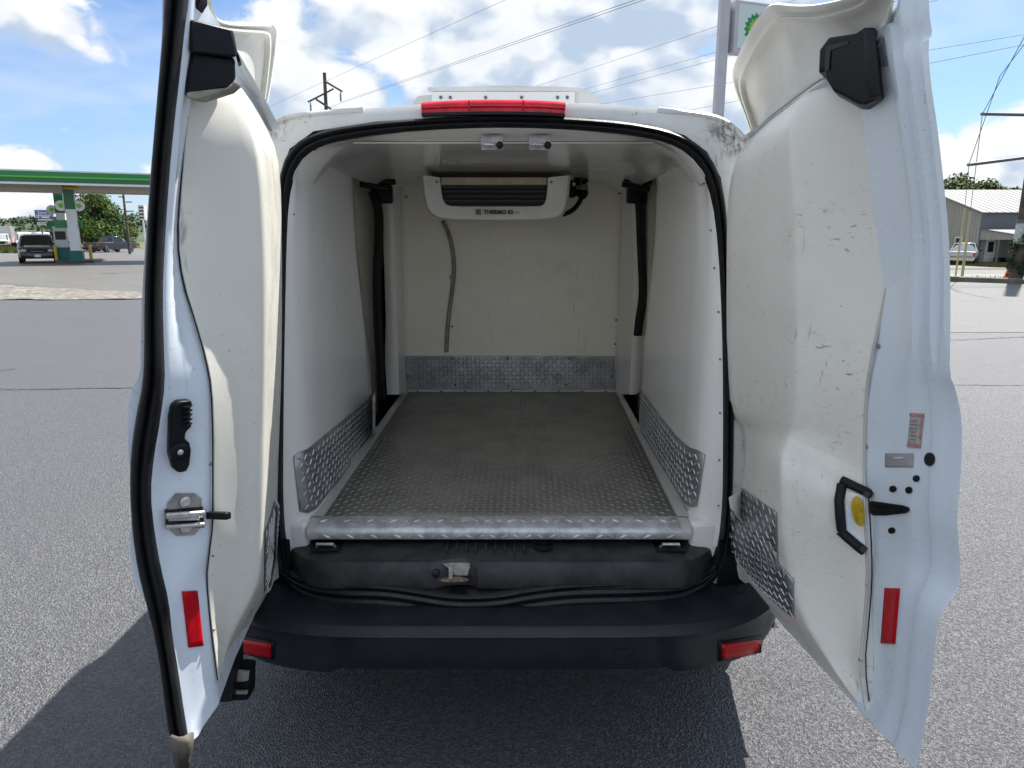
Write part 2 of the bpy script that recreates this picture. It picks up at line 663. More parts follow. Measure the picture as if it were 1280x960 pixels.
def quad_on(name, q, bvh, material, parent, lift=0.0012, th=0.0008, n=6, m=6, Yfall=1.5):
    rows = []
    for i in range(m + 1):
        r = []
        for k in range(n + 1):
            a = lerp(Vector(q[0]), Vector(q[1]), k / n)
            b_ = lerp(Vector(q[3]), Vector(q[2]), k / n)
            x = lerp(a, b_, i / m)
            p, nn = hit(x.x, x.y, bvh, Yfall)
            r.append(p + nn * lift)
        rows.append(r)
    o = MB().net(rows).build(name, material, parent, 60)
    solidify(o, th, 0)
    return o


def disc_on(name, px, py, rx, ry, bvh, material, parent, t=0.004, off=0.0022, seg=16):
    return on_surface(name, [(px + rx * math.cos(2 * math.pi * k / seg), py + ry * math.sin(2 * math.pi * k / seg)) for k in range(seg)],
                      bvh, material, parent, t, off)


def screw_on(name, px, py, r, bvh, material, parent):
    p, n = hit(px, py, bvh)
    q = n.to_track_quat('Z', 'Y').to_matrix().to_4x4()
    q.translation = p
    return MB().lathe([(r, -0.001), (r, 0.0015), (r * 0.8, 0.003), (r * 0.3, 0.0035)], 10, q).build(name, material, parent, 40)


def lug_mesh(mb, p, n, d, ln, wd, ht):
    d = (d - n * d.dot(n)).normalized()
    s = n.cross(d)
    a, b = ln / 2, wd / 2
    vs = [p + d * a, p + d * a * 0.35 + s * b, p - d * a * 0.35 + s * b, p - d * a, p - d * a * 0.35 - s * b, p + d * a * 0.35 - s * b,
          p + d * a * 0.55 + n * ht, p - d * a * 0.55 + n * ht]
    vs = [v + n * 0.0004 for v in vs]
    mb.add(vs, [(0, 1, 6), (1, 2, 7, 6), (2, 3, 7), (3, 4, 7), (4, 5, 6, 7), (5, 0, 6)])


def lugs_on_net(name, rows, nsign, material, parent, pitch=0.030, ln=0.026, wd=0.006, ht=0.0022, margin=0.012, inside=None):
    """raised diamond lugs in the usual alternating pattern over a net of points"""
    nr, nc = len(rows), len(rows[0])
    Lu = sum((rows[nr // 2][j + 1] - rows[nr // 2][j]).length for j in range(nc - 1))
    mid = nc // 2
    Lv = sum((rows[i + 1][mid] - rows[i][mid]).length for i in range(nr - 1))
    cu = [0.0]
    for j in range(nc - 1):
        cu.append(cu[-1] + (rows[nr // 2][j + 1] - rows[nr // 2][j]).length / Lu)
    cv = [0.0]
    for i in range(nr - 1):
        cv.append(cv[-1] + (rows[i + 1][mid] - rows[i][mid]).length / Lv)

    def find(c, x):
        k = 0
        while k < len(c) - 2 and c[k + 1] < x:
            k += 1
        return k, (x - c[k]) / max(1e-9, c[k + 1] - c[k])
    mb = MB()
    nu, nv = int((Lu - 2 * margin) / pitch), int((Lv - 2 * margin) / pitch)
    for a in range(nu + 1):
        for b in range(nv + 1):
            u = (margin + (Lu - 2 * margin - nu * pitch) / 2 + a * pitch) / Lu
            v = (margin + (Lv - 2 * margin - nv * pitch) / 2 + b * pitch) / Lv
            if not (0 <= u <= 1 and 0 <= v <= 1):
                continue
            j, fu = find(cu, u)
            i, fv = find(cv, v)
            A, B = rows[i][j], rows[i][j + 1]
            C, D = rows[i + 1][j], rows[i + 1][j + 1]
            p = lerp(lerp(A, B, fu), lerp(C, D, fu), fv)
            if inside and not inside(p):
                continue
            du = (lerp(B, D, fv) - lerp(A, C, fv))
            dv = (lerp(C, D, fu) - lerp(A, B, fu))
            if du.length < 1e-6 or dv.length < 1e-6:
                continue
            du.normalize(); dv.normalize()
            n = du.cross(dv).normalized() * nsign
            s = 1 if (a + b) % 2 == 0 else -1
            lug_mesh(mb, p, n, du + dv * s, ln, wd, ht)
    o = mb.build(name, material, parent, 20)
    o['kind'] = 'stuff'
    return o


def text_mesh(name, body, size, m4, material, parent, thick=0.0, bold=0.0, xs=1.0):
    cu = bpy.data.curves.new(name, 'FONT')
    cu.body = body
    cu.size = size
    cu.extrude = thick
    cu.offset = bold
    cu.align_x = 'CENTER'
    cu.align_y = 'CENTER'
    cu.resolution_u = 3
    tmp = bpy.data.objects.new(name, cu)
    COL.objects.link(tmp)
    dg = bpy.context.evaluated_depsgraph_get()
    me = bpy.data.meshes.new_from_object(tmp.evaluated_get(dg))
    bpy.data.objects.remove(tmp)
    me.transform(m4 @ Matrix.Diagonal((xs, 1, 1, 1)))
    me.materials.clear()
    me.materials.append(material)
    o = bpy.data.objects.new(name, me)
    COL.objects.link(o)
    if parent is not None:
        attach(o, parent)
    return o


def frame_matrix(p, x, n):
    """matrix whose local X runs along x and local Z along n"""
    n = n.normalized()
    x = (x - n * x.dot(n)).normalized()
    y = n.cross(x)
    m = Matrix((x, y, n)).transposed().to_4x4()
    m.translation = p
    return m

# ------------------------------------------------------------------ the delivery van
van = thing('delivery_van', 'white refrigerated delivery van with both rear doors open and an empty cream lined cargo hold',
            'van', (-0.03, 3.3, 0.0), world_built=True)


def y_open(z):                                   # the rear face leans forward towards the roof
    return 1.785 + 0.135 * max(0.0, (z - 0.9) / 0.85) ** 2


OUT = [(627, 766), (480, 762), (385, 748), (350, 722), (340, 640), (341, 500), (344, 380), (347, 270), (350, 218), (362, 186), (392, 164),
       (470, 152), (560, 146), (640, 144), (740, 148), (810, 156), (856, 169), (884, 190), (901, 222), (909, 280), (915, 400), (917, 540),
       (914, 650), (904, 712), (870, 748), (780, 762)]
INN = [(627, 752), (485, 748), (395, 734), (362, 712), (353, 640), (354, 500), (356, 380), (358, 280), (362, 230), (374, 200), (402, 180),
       (475, 167), (560, 161), (640, 159), (735, 163), (800, 170), (842, 180), (870, 200), (887, 228), (897, 284), (903, 400), (905, 540),
       (903, 650), (893, 704), (862, 734), (775, 748)]
out3 = [atf(x, y, y_open) for x, y in OUT]
inn3 = [atf(x, y, lambda z: y_open(z) + 0.01) for x, y in INN]
for k in (0, 1, 2, 24, 25):                      # the bottom run of the frame sits back over the sill
    out3[k].y += 0.0

# --- painted body: rear frame, sides, roof
ROOFPX = {8: (325, 200), 9: (340, 153), 10: (370, 142), 11: (455, 136), 12: (550, 129), 13: (640, 127), 14: (745, 130), 15: (822, 136),
          16: (880, 142), 17: (908, 150), 18: (934, 176)}
ring = []
for k, p in enumerate(out3):
    if k in ROOFPX:
        q = atf(*ROOFPX[k], lambda z: y_open(z) + 0.012)
        ring.append(q)
    elif 3 <= k <= 7 or 19 <= k <= 23:
        sx = -1 if k < 10 else 1
        w = 0.855 - 0.13 * max(0.0, (p.z - 1.0) / 0.75) ** 2
        ring.append(Vector((-0.02 + sx * w, y_open(p.z) + 0.05, p.z)))
    else:
        ring.append(Vector((p.x * 1.25, p.y + 0.02, p.z - 0.03)))
body = MB()
rows = [out3, [lerp(a, b, 0.35) + Vector((0, -0.006, 0)) for a, b in zip(out3, ring)], [lerp(a, b, 0.96) for a, b in zip(out3, ring)], ring]


def section(Y, wz, zlow, ztop, rake=0.0):
    r = []
    for k, p in enumerate(ring):
        q = p.copy()
        f = max(0.0, min(1.0, (p.z - 0.45) / 1.35))
        q.y = Y + rake * f
        q.x = -0.02 + (p.x + 0.02) * wz
        q.z = zlow + (ztop - zlow) * f
        r.append(q)
    return r


rows.append([p + Vector((0, 0.02, 0.004)) for p in ring])
rows += [section(2.02, 1.01, 0.40, 1.80), section(2.12, 1.02, 0.40, 1.80), section(2.14, 1.02, 0.62, 1.80), section(2.86, 1.02, 0.62, 1.82),
         section(2.88, 1.02, 0.30, 1.82), section(4.3, 1.02, 0.30, 1.80), section(4.7, 1.0, 0.30, 1.70, 0.05), section(5.1, 0.98, 0.30, 1.12, 0.1),
         section(5.75, 0.95, 0.30, 0.98), section(5.95, 0.85, 0.35, 0.80)]
body.net(rows, True)
body.f.append(tuple(len(body.v) - 26 + k for k in range(26)))
b = body.build('body', M['roof_paint'], van, 40)

# drain channel / roof lip that stands out behind the roof, either side of the lamp
for seg in ([8, 9, 10, 11], [15, 16, 17, 18]):
    pts = resample(chaikin([ring[k] + Vector((0, -0.004, -0.004)) for k in seg], 2), 16)
    MB().tube(pts, 0.008, 6).build('roof_lip', M['roof_paint'], van, 60)

# --- black door seal round the opening (two lobes with a groove)
seal = MB()
so = resample(chaikin_closed(out3, 2), 160, True)
si = resample(chaikin_closed(inn3, 2), 160, True)
# start both loops at matching points
prof = [(0.0, 0.0), (0.06, -0.012), (0.26, -0.019), (0.44, -0.015), (0.50, -0.007), (0.56, -0.015), (0.76, -0.020), (0.95, -0.012), (1.0, 0.012)]
rows = [[lerp(so[i], si[i], f) + Vector((0, dy, 0)) for i in range(160)] for f, dy in prof]
seal.net(rows, True)
seal.build('door_seal', M['rubber'], van, 60)

# wavy drooping lip of the seal along the sill
pts = [at(350, 712, 1.77), at(372, 733, 1.735), at(420, 742, 1.70), at(480, 743, 1.69), at(525, 750, 1.685), at(565, 757, 1.68), at(620, 756, 1.68),
       at(665, 747, 1.685), at(720, 741, 1.69), at(800, 740, 1.70), at(868, 735, 1.735), at(896, 712, 1.77)]
pts = resample(chaikin(pts, 2), 70)
rows = []
for i, p in enumerate(pts):
    s = min(1.0, min(i, 69 - i) / 7.0) * 0.65 + 0.35
    rows.append([p + Vector((0, dy, dz * s)) for dy, dz in ((0.040, 0.034), (0.012, 0.026), (0.000, 0.019), (0.003, 0.013), (0.012, 0.010), (0.002, 0.007), (-0.004, 0.0),
                                                            (-0.002, -0.008), (0.008, -0.013), (0.010, -0.016), (0.000, -0.022), (-0.002, -0.032), (0.006, -0.042), (0.040, -0.046))])
MB().net(rows).build('sill_seal', mat('glossy_black_rubber', (0.010, 0.010, 0.011), 0.34, var=0.4, scale=24, rvar=0.12, spec=0.5), van, 60)

# --- inner header lip + ceiling
lipc = [inn3[k] for k in range(8, 19)]
ZC = 1.672


def wall_x(side, y):
    return (-0.572 if side < 0 else 0.520)


# ceiling: from the header back to the bulkhead, rolled down to the side walls
rows = []
front = resample(chaikin([inn3[k] + Vector((0, 0.002, 0)) for k in range(8, 19)], 2), 33)
hd2 = [Vector((p.x * 0.985 - 0.0005, p.y + 0.03, min(p.z + 0.003, 1.70))) for p in front]


def ceil_row(Y, zc, drop):
    r = []
    for i, p in enumerate(front):
        s = i / 32.0
        x = -0.575 + 1.10 * s
        e = abs(2 * s - 1)
        z = zc - drop * max(0.0, (e - 0.72) / 0.28) ** 2.2
        r.append(Vector((x, Y, z)))
    return r


rows = [front, hd2]
rows.append([lerp(a, b_, 0.5) for a, b_ in zip(hd2, ceil_row(2.02, 1.688, 0.13))])
for Y in (2.02, 2.05):
    rows.append(ceil_row(Y, 1.690, 0.12))
for Y in (2.20, 2.45, 2.75, 3.1, 3.40):
    rows.append(ceil_row(Y, 1.690 - 0.004 * (Y - 2), 0.05))
MB().net(rows).build('ceiling_liner', M['ceiling'], van, 35)
# cover strip across the ceiling behind the header
MB().box((-0.02, 2.045, 1.686), (0.86, 0.03, 0.003)).build('ceiling_strip', M['ceiling'], van)

# --- striker brackets under the header
for px in (615, 675):
    p = at(px, 177, 1.945)
    br = MB().box(p + Vector((0, 0.004, -0.004)), (0.058, 0.004, 0.034)).box(p + Vector((0, 0.02, 0.014)), (0.058, 0.036, 0.004)).build('striker_bracket', M['latch_plate'], van)
    mb = MB().tube([p + Vector((-0.022, -0.002, -0.006)), p + Vector((-0.022, -0.018, -0.010)), p + Vector((0.006, -0.018, -0.010)), p + Vector((0.006, -0.002, -0.006))], 0.004, 8)
    mb.build('striker_loop', M['steel'], br, 50)
    MB().blob(p + Vector((0.021, -0.008, -0.010)), (0.010, 0.010, 0.010)).build('rubber_stop', M['rubber'], br, 60)

# --- side walls
ZROW = [0.565, 0.60, 0.66, 0.80, 1.00, 1.20, 1.40, 1.52, 1.60, 1.645]


def inner_at(side, z):
    seq = inn3[3:11] if side < 0 else inn3[23:15:-1]
    for a, b_ in zip(seq[:-1], seq[1:]):
        if (a.z - z) * (b_.z - z) <= 0 and abs(a.z - b_.z) > 1e-6:
            return lerp(a, b_, (z - a.z) / (b_.z - a.z))
    return seq[0].copy() if z < seq[0].z else seq[-1].copy()


def y_end(z):
    t = max(0.0, min(1.0, (1.30 - z) / 0.20))
    t = t * t * (3 - 2 * t)
    return 2.60 + 0.15 * t


walls = []
for side in (-1, 1):
    rows = []
    for z in ZROW:
        c0 = inner_at(side, z)
        xw = wall_x(side, 0)
        yf = max(1.94, c0.y + 0.10)
        xi = -side
        c0 = c0 + Vector((0, 0.004, 0))
        cols = [c0,
                Vector((lerp(c0.x, xw, 0.45), c0.y + 0.016, z)),
                Vector((xw + side * 0.008, c0.y + 0.05, z)),
                Vector((xw - side * 0.000, yf, z)),
                Vector((xw, yf + 0.06, z)),
                Vector((xw, 2.20, z)),
                Vector((xw + side * 0.004, 2.45, z)),
                Vector((xw + side * 0.006, y_end(z) - 0.012, z)),
                Vector((xw + side * 0.012, y_end(z), z)),
                Vector((xw + side * 0.10, y_end(z) + 0.004, z))]
        rows.append(cols)
    rows = smooth_net(rows, 1, 1)
    o = MB().net(rows).build('side_wall_liner', M['wall'], van, 45)
    walls.append(o)
bvh_l, bvh_r = bvh_of(walls[0]), bvh_of(walls[1])

# little grey rivets along the flange of the right wall and the left one
for i, (x, y) in enumerate([(889, 288), (893, 335), (898, 390), (900, 449), (900, 516), (899, 575), (898, 632)]):
    screw_on('rivet', x, y, 0.0033, bvh_r, M['ink_faded'], walls[1])
for (x, y) in [(367, 268)]:
    screw_on('rivet', x, y, 0.003, bvh_l, M['ink_faded'], walls[0])

# --- bulkhead with plate and rivets
YB = 3.40
bk = MB()
rows = []
for py, l, r in ((215, 478, 781), (300, 487, 779), (400, 497, 774), (500, 506, 768)):
    pl, pr = at(l, py, YB), at(r, py, YB)
    rows.append([lerp(pl, pr, k / 12) for k in range(13)])
rows = [[Vector((p.x, p.y, p.z)) for p in r] for r in rows]
bk.net(rows)
bulk = bk.build('bulkhead', M['bulkhead'], van, 30)
bvh_b = bvh_of(bulk)
# pressed ribs: slim proud bands
for py in (300, 351, 384):
    a, b_ = at(500, py, YB - 0.0015), at(772, py, YB - 0.0015)
    MB().box((a + b_) / 2, ((b_ - a).length * 0.985, 0.003, 0.006)).build('panel_rib', M['bulkhead'], bulk)
pl = MB()
c = [at(505, 445, YB - 0.006), at(769, 445, YB - 0.006), at(769, 488, YB - 0.006), at(507, 488, YB - 0.006)]
pl.prism(c, Vector((0, 0.004, 0)))
plate = pl.build('bulkhead_plate', M['alu_dull'], van)
net = [[lerp(lerp(c[0], c[1], u / 8), lerp(c[3], c[2], u / 8), v / 2) for u in range(9)] for v in range(3)]
lugs_on_net('raised_lugs', net, -1, M['alu_dull'], plate, 0.0205, 0.020, 0.0050, 0.0022, 0.010)
seq = [(566, 448), (634, 448), (712, 448), (569, 481), (636, 482), (708, 481), (510, 470), (765, 470)]
first = None
for x, y in seq:
    p = at(x, y, YB - 0.006)
    if first is None:
        first = MB().lathe([(0.005, 0), (0.005, 0.003), (0.003, 0.0045)], 8, Matrix.Rotation(R(90), 4, 'X')).build('rivet', M['hole'], plate, 40)
        first.location = p
    else:
        q = first.copy(); COL.objects.link(q); q.location = p
for x, y in [(567, 317), (568, 352), (565, 408), (503, 409), (770, 400), (769, 430), (508, 206 + 40), (774, 242)]:
    q = first.copy(); COL.objects.link(q); q.parent = bulk; q.location = at(x, y, YB - 0.002)
# white batten at the foot of the bulkhead
a, b_ = at(507, 490, YB - 0.02), at(772, 490, YB - 0.02)
MB().box((a + b_) / 2 + Vector((0, 0, 0.004)), ((b_ - a).length, 0.03, 0.018)).build('floor_batten', M['trim'], van)
for k in range(9):
    q = first.copy(); COL.objects.link(q); q.parent = bulk; q.location = lerp(a, b_, 0.06 + 0.11 * k) + Vector((0, -0.016, 0.006))

# --- body shell behind the liners at the side doors: cream door linings, posts, dark wells
for side in (-1, 1):
    xs = -0.66 if side < 0 else 0.61
    # lining of the sliding door, seen through the gap
    m_ = MB()
    rows = [[Vector((xs + side * (0.03 * (1.65 - z)), y, z)) for y in (2.50, 2.75, 3.0, 3.25, 3.42)] for z in (0.50, 0.9, 1.3, 1.685)]
    m_.net(rows).build('side_door_lining', M['bulkhead'], van, 30)
    # the post between the side door and the bulkhead
    if side < 0:
        pr = [(255, 483, 491, 501), (330, 486, 494, 503), (400, 488, 496, 504), (450, 487, 498, 506), (493, 484, 499, 509)]
    else:
        pr = [(255, 798, 790, 777), (330, 801, 792, 775), (400, 800, 791, 773), (450, 797, 789, 771), (493, 794, 787, 769)]
    rows = []
    for py, x0, x1, x2 in [(226, pr[0][1], pr[0][2], pr[0][3])] + pr:
        p0, p1, p2 = at(x0, py, 3.13), at(x1, py, 3.12), at(x2, py, 3.385)
        rows.append([p0 + Vector((side * 0.03, 0.05, 0)), p0, lerp(p0, p1, 0.5) + Vector((0, -0.004, 0)), p1, lerp(p1, p2, 0.15), p2])
    MB().net(rows).build('door_post', M['wall'], van, 40)
    # seat-belt like black strap with guide in the gap
    if side < 0:
        ax = [(466, 240, 2.95), (474, 262, 2.95), (474, 300, 2.93), (471, 340, 2.92), (472, 390, 2.90), (475, 440, 2.88), (479, 500, 2.85)]
        wpx = 3.6
    else:
        ax = [(797, 240, 2.95), (800, 262, 2.95), (801, 300, 2.93), (803, 340, 2.92), (804, 370, 2.90), (799, 400, 2.88), (797, 420, 2.86)]
        wpx = 3.2
    rows = []
    for x, y, Y in ax:
        rows.append([at(x - wpx, y, Y), at(x - wpx * 0.5, y, Y - 0.006), at(x + wpx * 0.5, y, Y - 0.006), at(x + wpx, y, Y)])
    solidify(MB().net(smooth_net(rows, 0, 2)).build('door_edge_rubber', M['rubber'], van, 50), 0.01)
    hx = 478 if side < 0 else 796
    p = at(hx, 243, 2.98)
    hg = MB().box(p, (0.085, 0.05, 0.075)).box(p + Vector((0, -0.01, 0.05)), (0.12, 0.03, 0.025)).build('upper_hinge_block', M['plastic'], van)
    bevel(hg, 0.008)
    p = at(472 if side < 0 else 800, 234, 2.80)
    MB().tube([p + Vector((-0.07 * 1, 0, 0.012)), p + Vector((0.04, 0.02, -0.006))], 0.012, 8).build('door_rail', M['plastic'], van, 50)
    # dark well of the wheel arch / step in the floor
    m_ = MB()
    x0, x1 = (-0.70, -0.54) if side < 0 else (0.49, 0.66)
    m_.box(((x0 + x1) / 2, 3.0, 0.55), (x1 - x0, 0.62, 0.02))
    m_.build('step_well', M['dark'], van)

# --- floor: worn tread plate, trims, bright sill strip
fl = [at(404, 648, 1.853), at(846, 648, 1.853), at(768, 489, YB - 0.02), at(510, 489, YB - 0.02)]
NV = 24
net = []
for i in range(NV + 1):
    a, b_ = lerp(fl[0], fl[3], i / NV), lerp(fl[1], fl[2], i / NV)
    net.append([lerp(a, b_, k / 12) for k in range(13)])
mb = MB().net(net)
fplate = mb.build('floor_plate', M['alu_floor'], van, 30)
solidify(fplate, 0.004, 1 if fplate.data.polygons[0].normal.z < 0 else -1)
lugs_on_net('raised_lugs', net, 1, M['alu_lug'], fplate, 0.0205, 0.019, 0.0042, 0.0017, 0.01)
# base under the floor, so nothing shows through
zb = fl[0].z - 0.03
MB().add([(-0.62, 1.84, zb), (0.58, 1.84, zb), (0.62, 2.76, zb), (-0.66, 2.76, zb)], [(0, 1, 2, 3)]).build('floor_base', M['trim'], van)
MB().add([(-0.54, 2.70, zb + 0.003), (0.49, 2.70, zb + 0.003), (0.49, 3.42, zb + 0.02), (-0.54, 3.42, zb + 0.02)], [(0, 1, 2, 3)]).build('floor_base', M['trim'], van)
for side in (-1, 1):
    if side < 0:
        e = [(388, 648, 1.853), (403, 648, 1.853), (511, 489, YB - 0.03), (505, 489, YB - 0.03)]
    else:
        e = [(847, 648, 1.853), (862, 648, 1.853), (775, 489, YB - 0.03), (769, 489, YB - 0.03)]
    q = [at(*v) for v in e]
    rows = []
    for i in range(13):
        a, b_ = lerp(q[0], q[3], i / 12), lerp(q[1], q[2], i / 12)
        rows.append([a + Vector((0, 0, -0.01)), a + Vector((0, 0, 0.006)), b_ + Vector((0, 0, 0.006)), b_ + Vector((0, 0, -0.01))])
    MB().net(rows).build('floor_trim', M['trim'], van, 40)

# bright sill strip: rolled edge with lugs, white end pieces
z0 = fl[0].z
yS = 1.853
prof = [(1.858, z0 + 0.004), (1.820, z0 + 0.000), (1.803, z0 - 0.005), (1.794, z0 - 0.010), (1.790, z0 - 0.017), (1.799, z0 - 0.040)]
xl, xr = at(397, 655, 1.82).x, at(850, 655, 1.82).x
net = [[Vector((lerp(xl, xr, k / 30), y, z)) for k in range(31)] for y, z in prof]
sill = MB().net(net).build('sill_strip', M['alu'], van, 60)
mb = MB()
top_n, face_n = Vector((0, -0.1, 1)).normalized(), Vector((0, -1, -0.38)).normalized()
n_l = 31
for k in range(n_l):
    x = lerp(xl + 0.015, xr - 0.015, k / (n_l - 1))
    lug_mesh(mb, Vector((x, 1.830, z0 + 0.0014)), top_n, Vector((1, -0.75 if k % 2 else 0.75, 0)), 0.026, 0.0062, 0.0034)
    if k < n_l - 1:
        lug_mesh(mb, Vector((x + 0.5 * (xr - xl) / n_l, 1.7935, z0 - 0.028)), face_n, Vector((1, 0, 0.75 if k % 2 else -0.75)), 0.027, 0.0062, 0.0034)
o = mb.build('raised_lugs', M['alu'], sill, 20)
o['kind'] = 'stuff'
for a, b_ in (((386, 1.82), (397, 1.82)), ((850, 1.82), (862, 1.82))):
    x0, x1 = at(a[0], 655, 1.82).x, at(b_[0], 655, 1.82).x
    net = [[Vector((x, y + 0.001, z - 0.001)) for x in (x0, x1)] for y, z in prof]
    MB().net(net).build('sill_end_piece', M['trim'], van, 60)
# moulded white corner blocks each side of the sill
for side in (-1, 1):
    xa, xb = (at(352, 660, 1.80).x, at(386, 660, 1.82).x) if side < 0 else (at(862, 660, 1.82).x, at(906, 660, 1.80).x)
    zt = z0 + 0.002
    o = MB().box(((xa + xb) / 2, 1.855, (zt + 0.50) / 2 + 0.006), (abs(xb - xa), 0.10, zt - 0.50)).build('corner_block', M['wall'], van)
    bevel(o, 0.014, 3)

# --- kick plates along the walls, wrapped round the front corner
for side in (-1, 1):
    if side < 0:
        top = [(366, 571), (373, 565), (384, 561), (402, 546), (425, 527), (450, 507), (468, 491)]
        bot = [(374, 639), (384, 641), (394, 636), (408, 618), (430, 591), (452, 563), (468, 543)]
        bv = bvh_l
    else:
        top = [(882, 568), (874, 563), (862, 559), (846, 545), (830, 525), (815, 505), (802, 488)]
        bot = [(872, 633), (864, 634), (857, 629), (845, 610), (828, 582), (812, 555), (801, 537)]
        bv = bvh_r
    K = 28
    def dens(c):
        c = [Vector((x, y, 0)) for x, y in c]
        out_ = []
        for i in range(K + 1):
            s = i / K * (len(c) - 1)
            j = min(int(s), len(c) - 2)
            out_.append(lerp(c[j], c[j + 1], s - j))
        return out_
    T, B = dens(top), dens(bot)
    rows = []
    for v in range(5):
        r = []
        for a, b_ in zip(T, B):
            q = lerp(a, b_, v / 4)
            p, n = hit(q.x, q.y, bv, 2.3)
            r.append(p + n * 0.0045)
        rows.append(r)
    kp = MB().net(rows).build('kick_plate', M['alu_dull'], van, 50)
    n0 = kp.data.polygons[K * 2].normal
    ns = 1 if n0.x * side < 0 else -1
    solidify(kp, 0.003, -ns)
    du, dv = rows[2][15] - rows[2][14], rows[3][14] - rows[2][14]
    sgn = 1 if du.cross(dv).x * side < 0 else -1
    lugs_on_net('raised_lugs', rows, sgn, M['alu'], kp, 0.0215, 0.021, 0.0046, 0.0022, 0.010)

# --- the black plastic loading sill
sc = MB()
xs_ = [(-1.0, 0.05), (-0.96, 0.02), (-0.85, 0.0), (0.85, 0.0), (0.96, 0.02), (1.0, 0.05)]
xL, xR = at(352, 700, 1.76).x, at(900, 700, 1.76).x
xc, hw = (xL + xR) / 2, (xR - xL) / 2
prof = [(1.835, 0.572), (1.80, 0.571), (1.725, 0.565), (1.712, 0.561), (1.706, 0.553), (1.700, 0.535), (1.697, 0.510), (1.700, 0.490), (1.715, 0.478), (1.75, 0.474)]
cols = 41
rows = []
for (y, z) in prof:
    r = []
    for k in range(cols):
        s = -1 + 2 * k / (cols - 1)
        e = max(0.0, (abs(s) - 0.72) / 0.28)
        inset = 0.115 * e ** 2.4
        yy = y + (inset if y < 1.83 else 0)
        # recess for the latch striker
        m_ = math.exp(-((s + 0.185) / 0.075) ** 6)
        yy += 0.022 * m_ * (1 if y < 1.75 else 0)
        r.append(Vector((xc + hw * s, min(yy, 1.845), z + (0.0 if e == 0 else -0.006 * e))))
    rows.append(r)
scuff = sc.net(rows).build('loading_sill', M['scuff'], van, 24)
bv_s = bvh_of(scuff)
# ribs on its top, tie-down loops, round plug
for k in range(9):
    x = lerp(at(560, 690, 1.79).x, at(655, 690, 1.79).x, k / 8)
    MB().box((x, 1.785, 0.5745), (0.005, 0.06, 0.007)).build('tread_rib', M['scuff'], scuff)
for px in (408, 837):
    p = at(px, 690, 1.782)
    p.z = 0.5715
    MB().box(p + Vector((0, 0.008, 0)), (0.085, 0.062, 0.003)).build('loop_recess', M['hole'], scuff)
    MB().tube([p + Vector((-0.026, 0, 0.0)), p + Vector((-0.023, -0.010, 0.014)), p + Vector((0.023, -0.010, 0.014)), p + Vector((0.026, 0, 0.0))], 0.0045, 8).build('tie_down_loop', M['steel'], scuff, 50)
p = Vector((at(679, 692, 1.787).x, 1.787, 0.5715))
MB().lathe([(0.028, 0), (0.028, 0.0035), (0.023, 0.004), (0.022, 0.002), (0.010, 0.003)], 18, Matrix.Translation(p)).build('drain_plug', M['plastic'], scuff, 40)
# latch striker with rust
p = at(562, 715, 1.712)
stp = MB().box(p + Vector((0, 0.010, 0.004)), (0.110, 0.006, 0.036)).build('striker_plate', M['steel'], scuff)
MB().lathe([(0.012, 0), (0.012, 0.016), (0.008, 0.018)], 12, Matrix.Translation(p + Vector((-0.037, 0.004, 0.0))) @ Matrix.Rotation(R(90), 4, 'X')).build('striker_bolt', M['hole'], scuff, 40)
MB().box(p + Vector((0.004, -0.004, 0.004)), (0.010, 0.024, 0.034)).build('striker_pin', M['steel'], scuff)
MB().blob(p + Vector((0.010, -0.004, -0.020)), (0.045, 0.014, 0.006)).build('rust_patch', M['rust'], scuff, 60)

# --- bumper
def plan_y(x):
    e = abs(x + 0.02) / 0.86
    return 1.580 + 0.30 * min(e, 1.0) ** 6.0


bp_rows = []
NB = 81
prof = [(0.215, 0.53), (0.195, 0.47), (0.14, 0.449), (0.09, 0.445), (0.022, 0.4375), (0.019, 0.437), (0.002, 0.4195), (0.0, 0.417), (0.004, 0.412), (0.010, 0.395), (0.014, 0.345), (0.020, 0.310), (0.030, 0.292), (0.06, 0.285), (0.20, 0.285)]
for (dy, z) in prof:
    r = []
    for k in range(NB):
        s = -1 + 2 * k / (NB - 1)
        x = 0.875 * (s if abs(s) < 0.9 else math.copysign(0.9 + (abs(s) - 0.9) * 0.9, s))
        e = abs(s)
        yy = plan_y(x)
        if e > 0.93:
            yy += (e - 0.93) / 0.07 * 0.26
        d = dy * (1.0 if e < 0.8 else 1.0 - 0.3 * (e - 0.8) / 0.2)
        zz = z + 0.012 * e ** 4
        # recessed centre panel below the crease
        if z < 0.40:
            edge = 0.50 + (0.385 - z) * 0.30
            t = max(0.0, min(1.0, (edge - e) / 0.03))
            d += 0.020 * t * t * (3 - 2 * t)
        nx = math.copysign(max(0, e - 0.75) / 0.25, -s)
        r.append(Vector((x + nx * d * 0.5 - 0.02, yy + d, zz)))
    bp_rows.append(r)
bumper = MB().net(bp_rows).build('bumper', M['bumper'], van, 40)
bv_bump = bvh_of(bumper)
for poly in ([(295, 797), (340, 803), (340, 820), (293, 813)], [(901, 804), (949, 798), (948, 814), (901, 822)]):
    cx, cy = sum(p[0] for p in poly) / 4, sum(p[1] for p in poly) / 4
    big = [(cx + (x - cx) * 1.14, cy + (y - cy) * 1.32) for x, y in poly]
    for nm, q, m_, lift, th in (('reflector_bezel', big, M['plastic'], 0.0015, 0.004), ('reflector', poly, M['red_dark'], 0.005, 0.006)):
        rows = []
        for i in range(4):
            r = []
            for k in range(9):
                x0 = lerp(Vector(q[0]), Vector(q[1]), k / 8)
                x1 = lerp(Vector(q[3]), Vector(q[2]), k / 8)
                xx = lerp(x0, x1, i / 3)
                p, n_ = hit(xx.x, xx.y, bv_bump, 1.7)
                r.append(p + n_ * lift)
            rows.append(r)
        o = MB().net(rows).build(nm, m_, bumper, 60)
        solidify(o, th, 0)
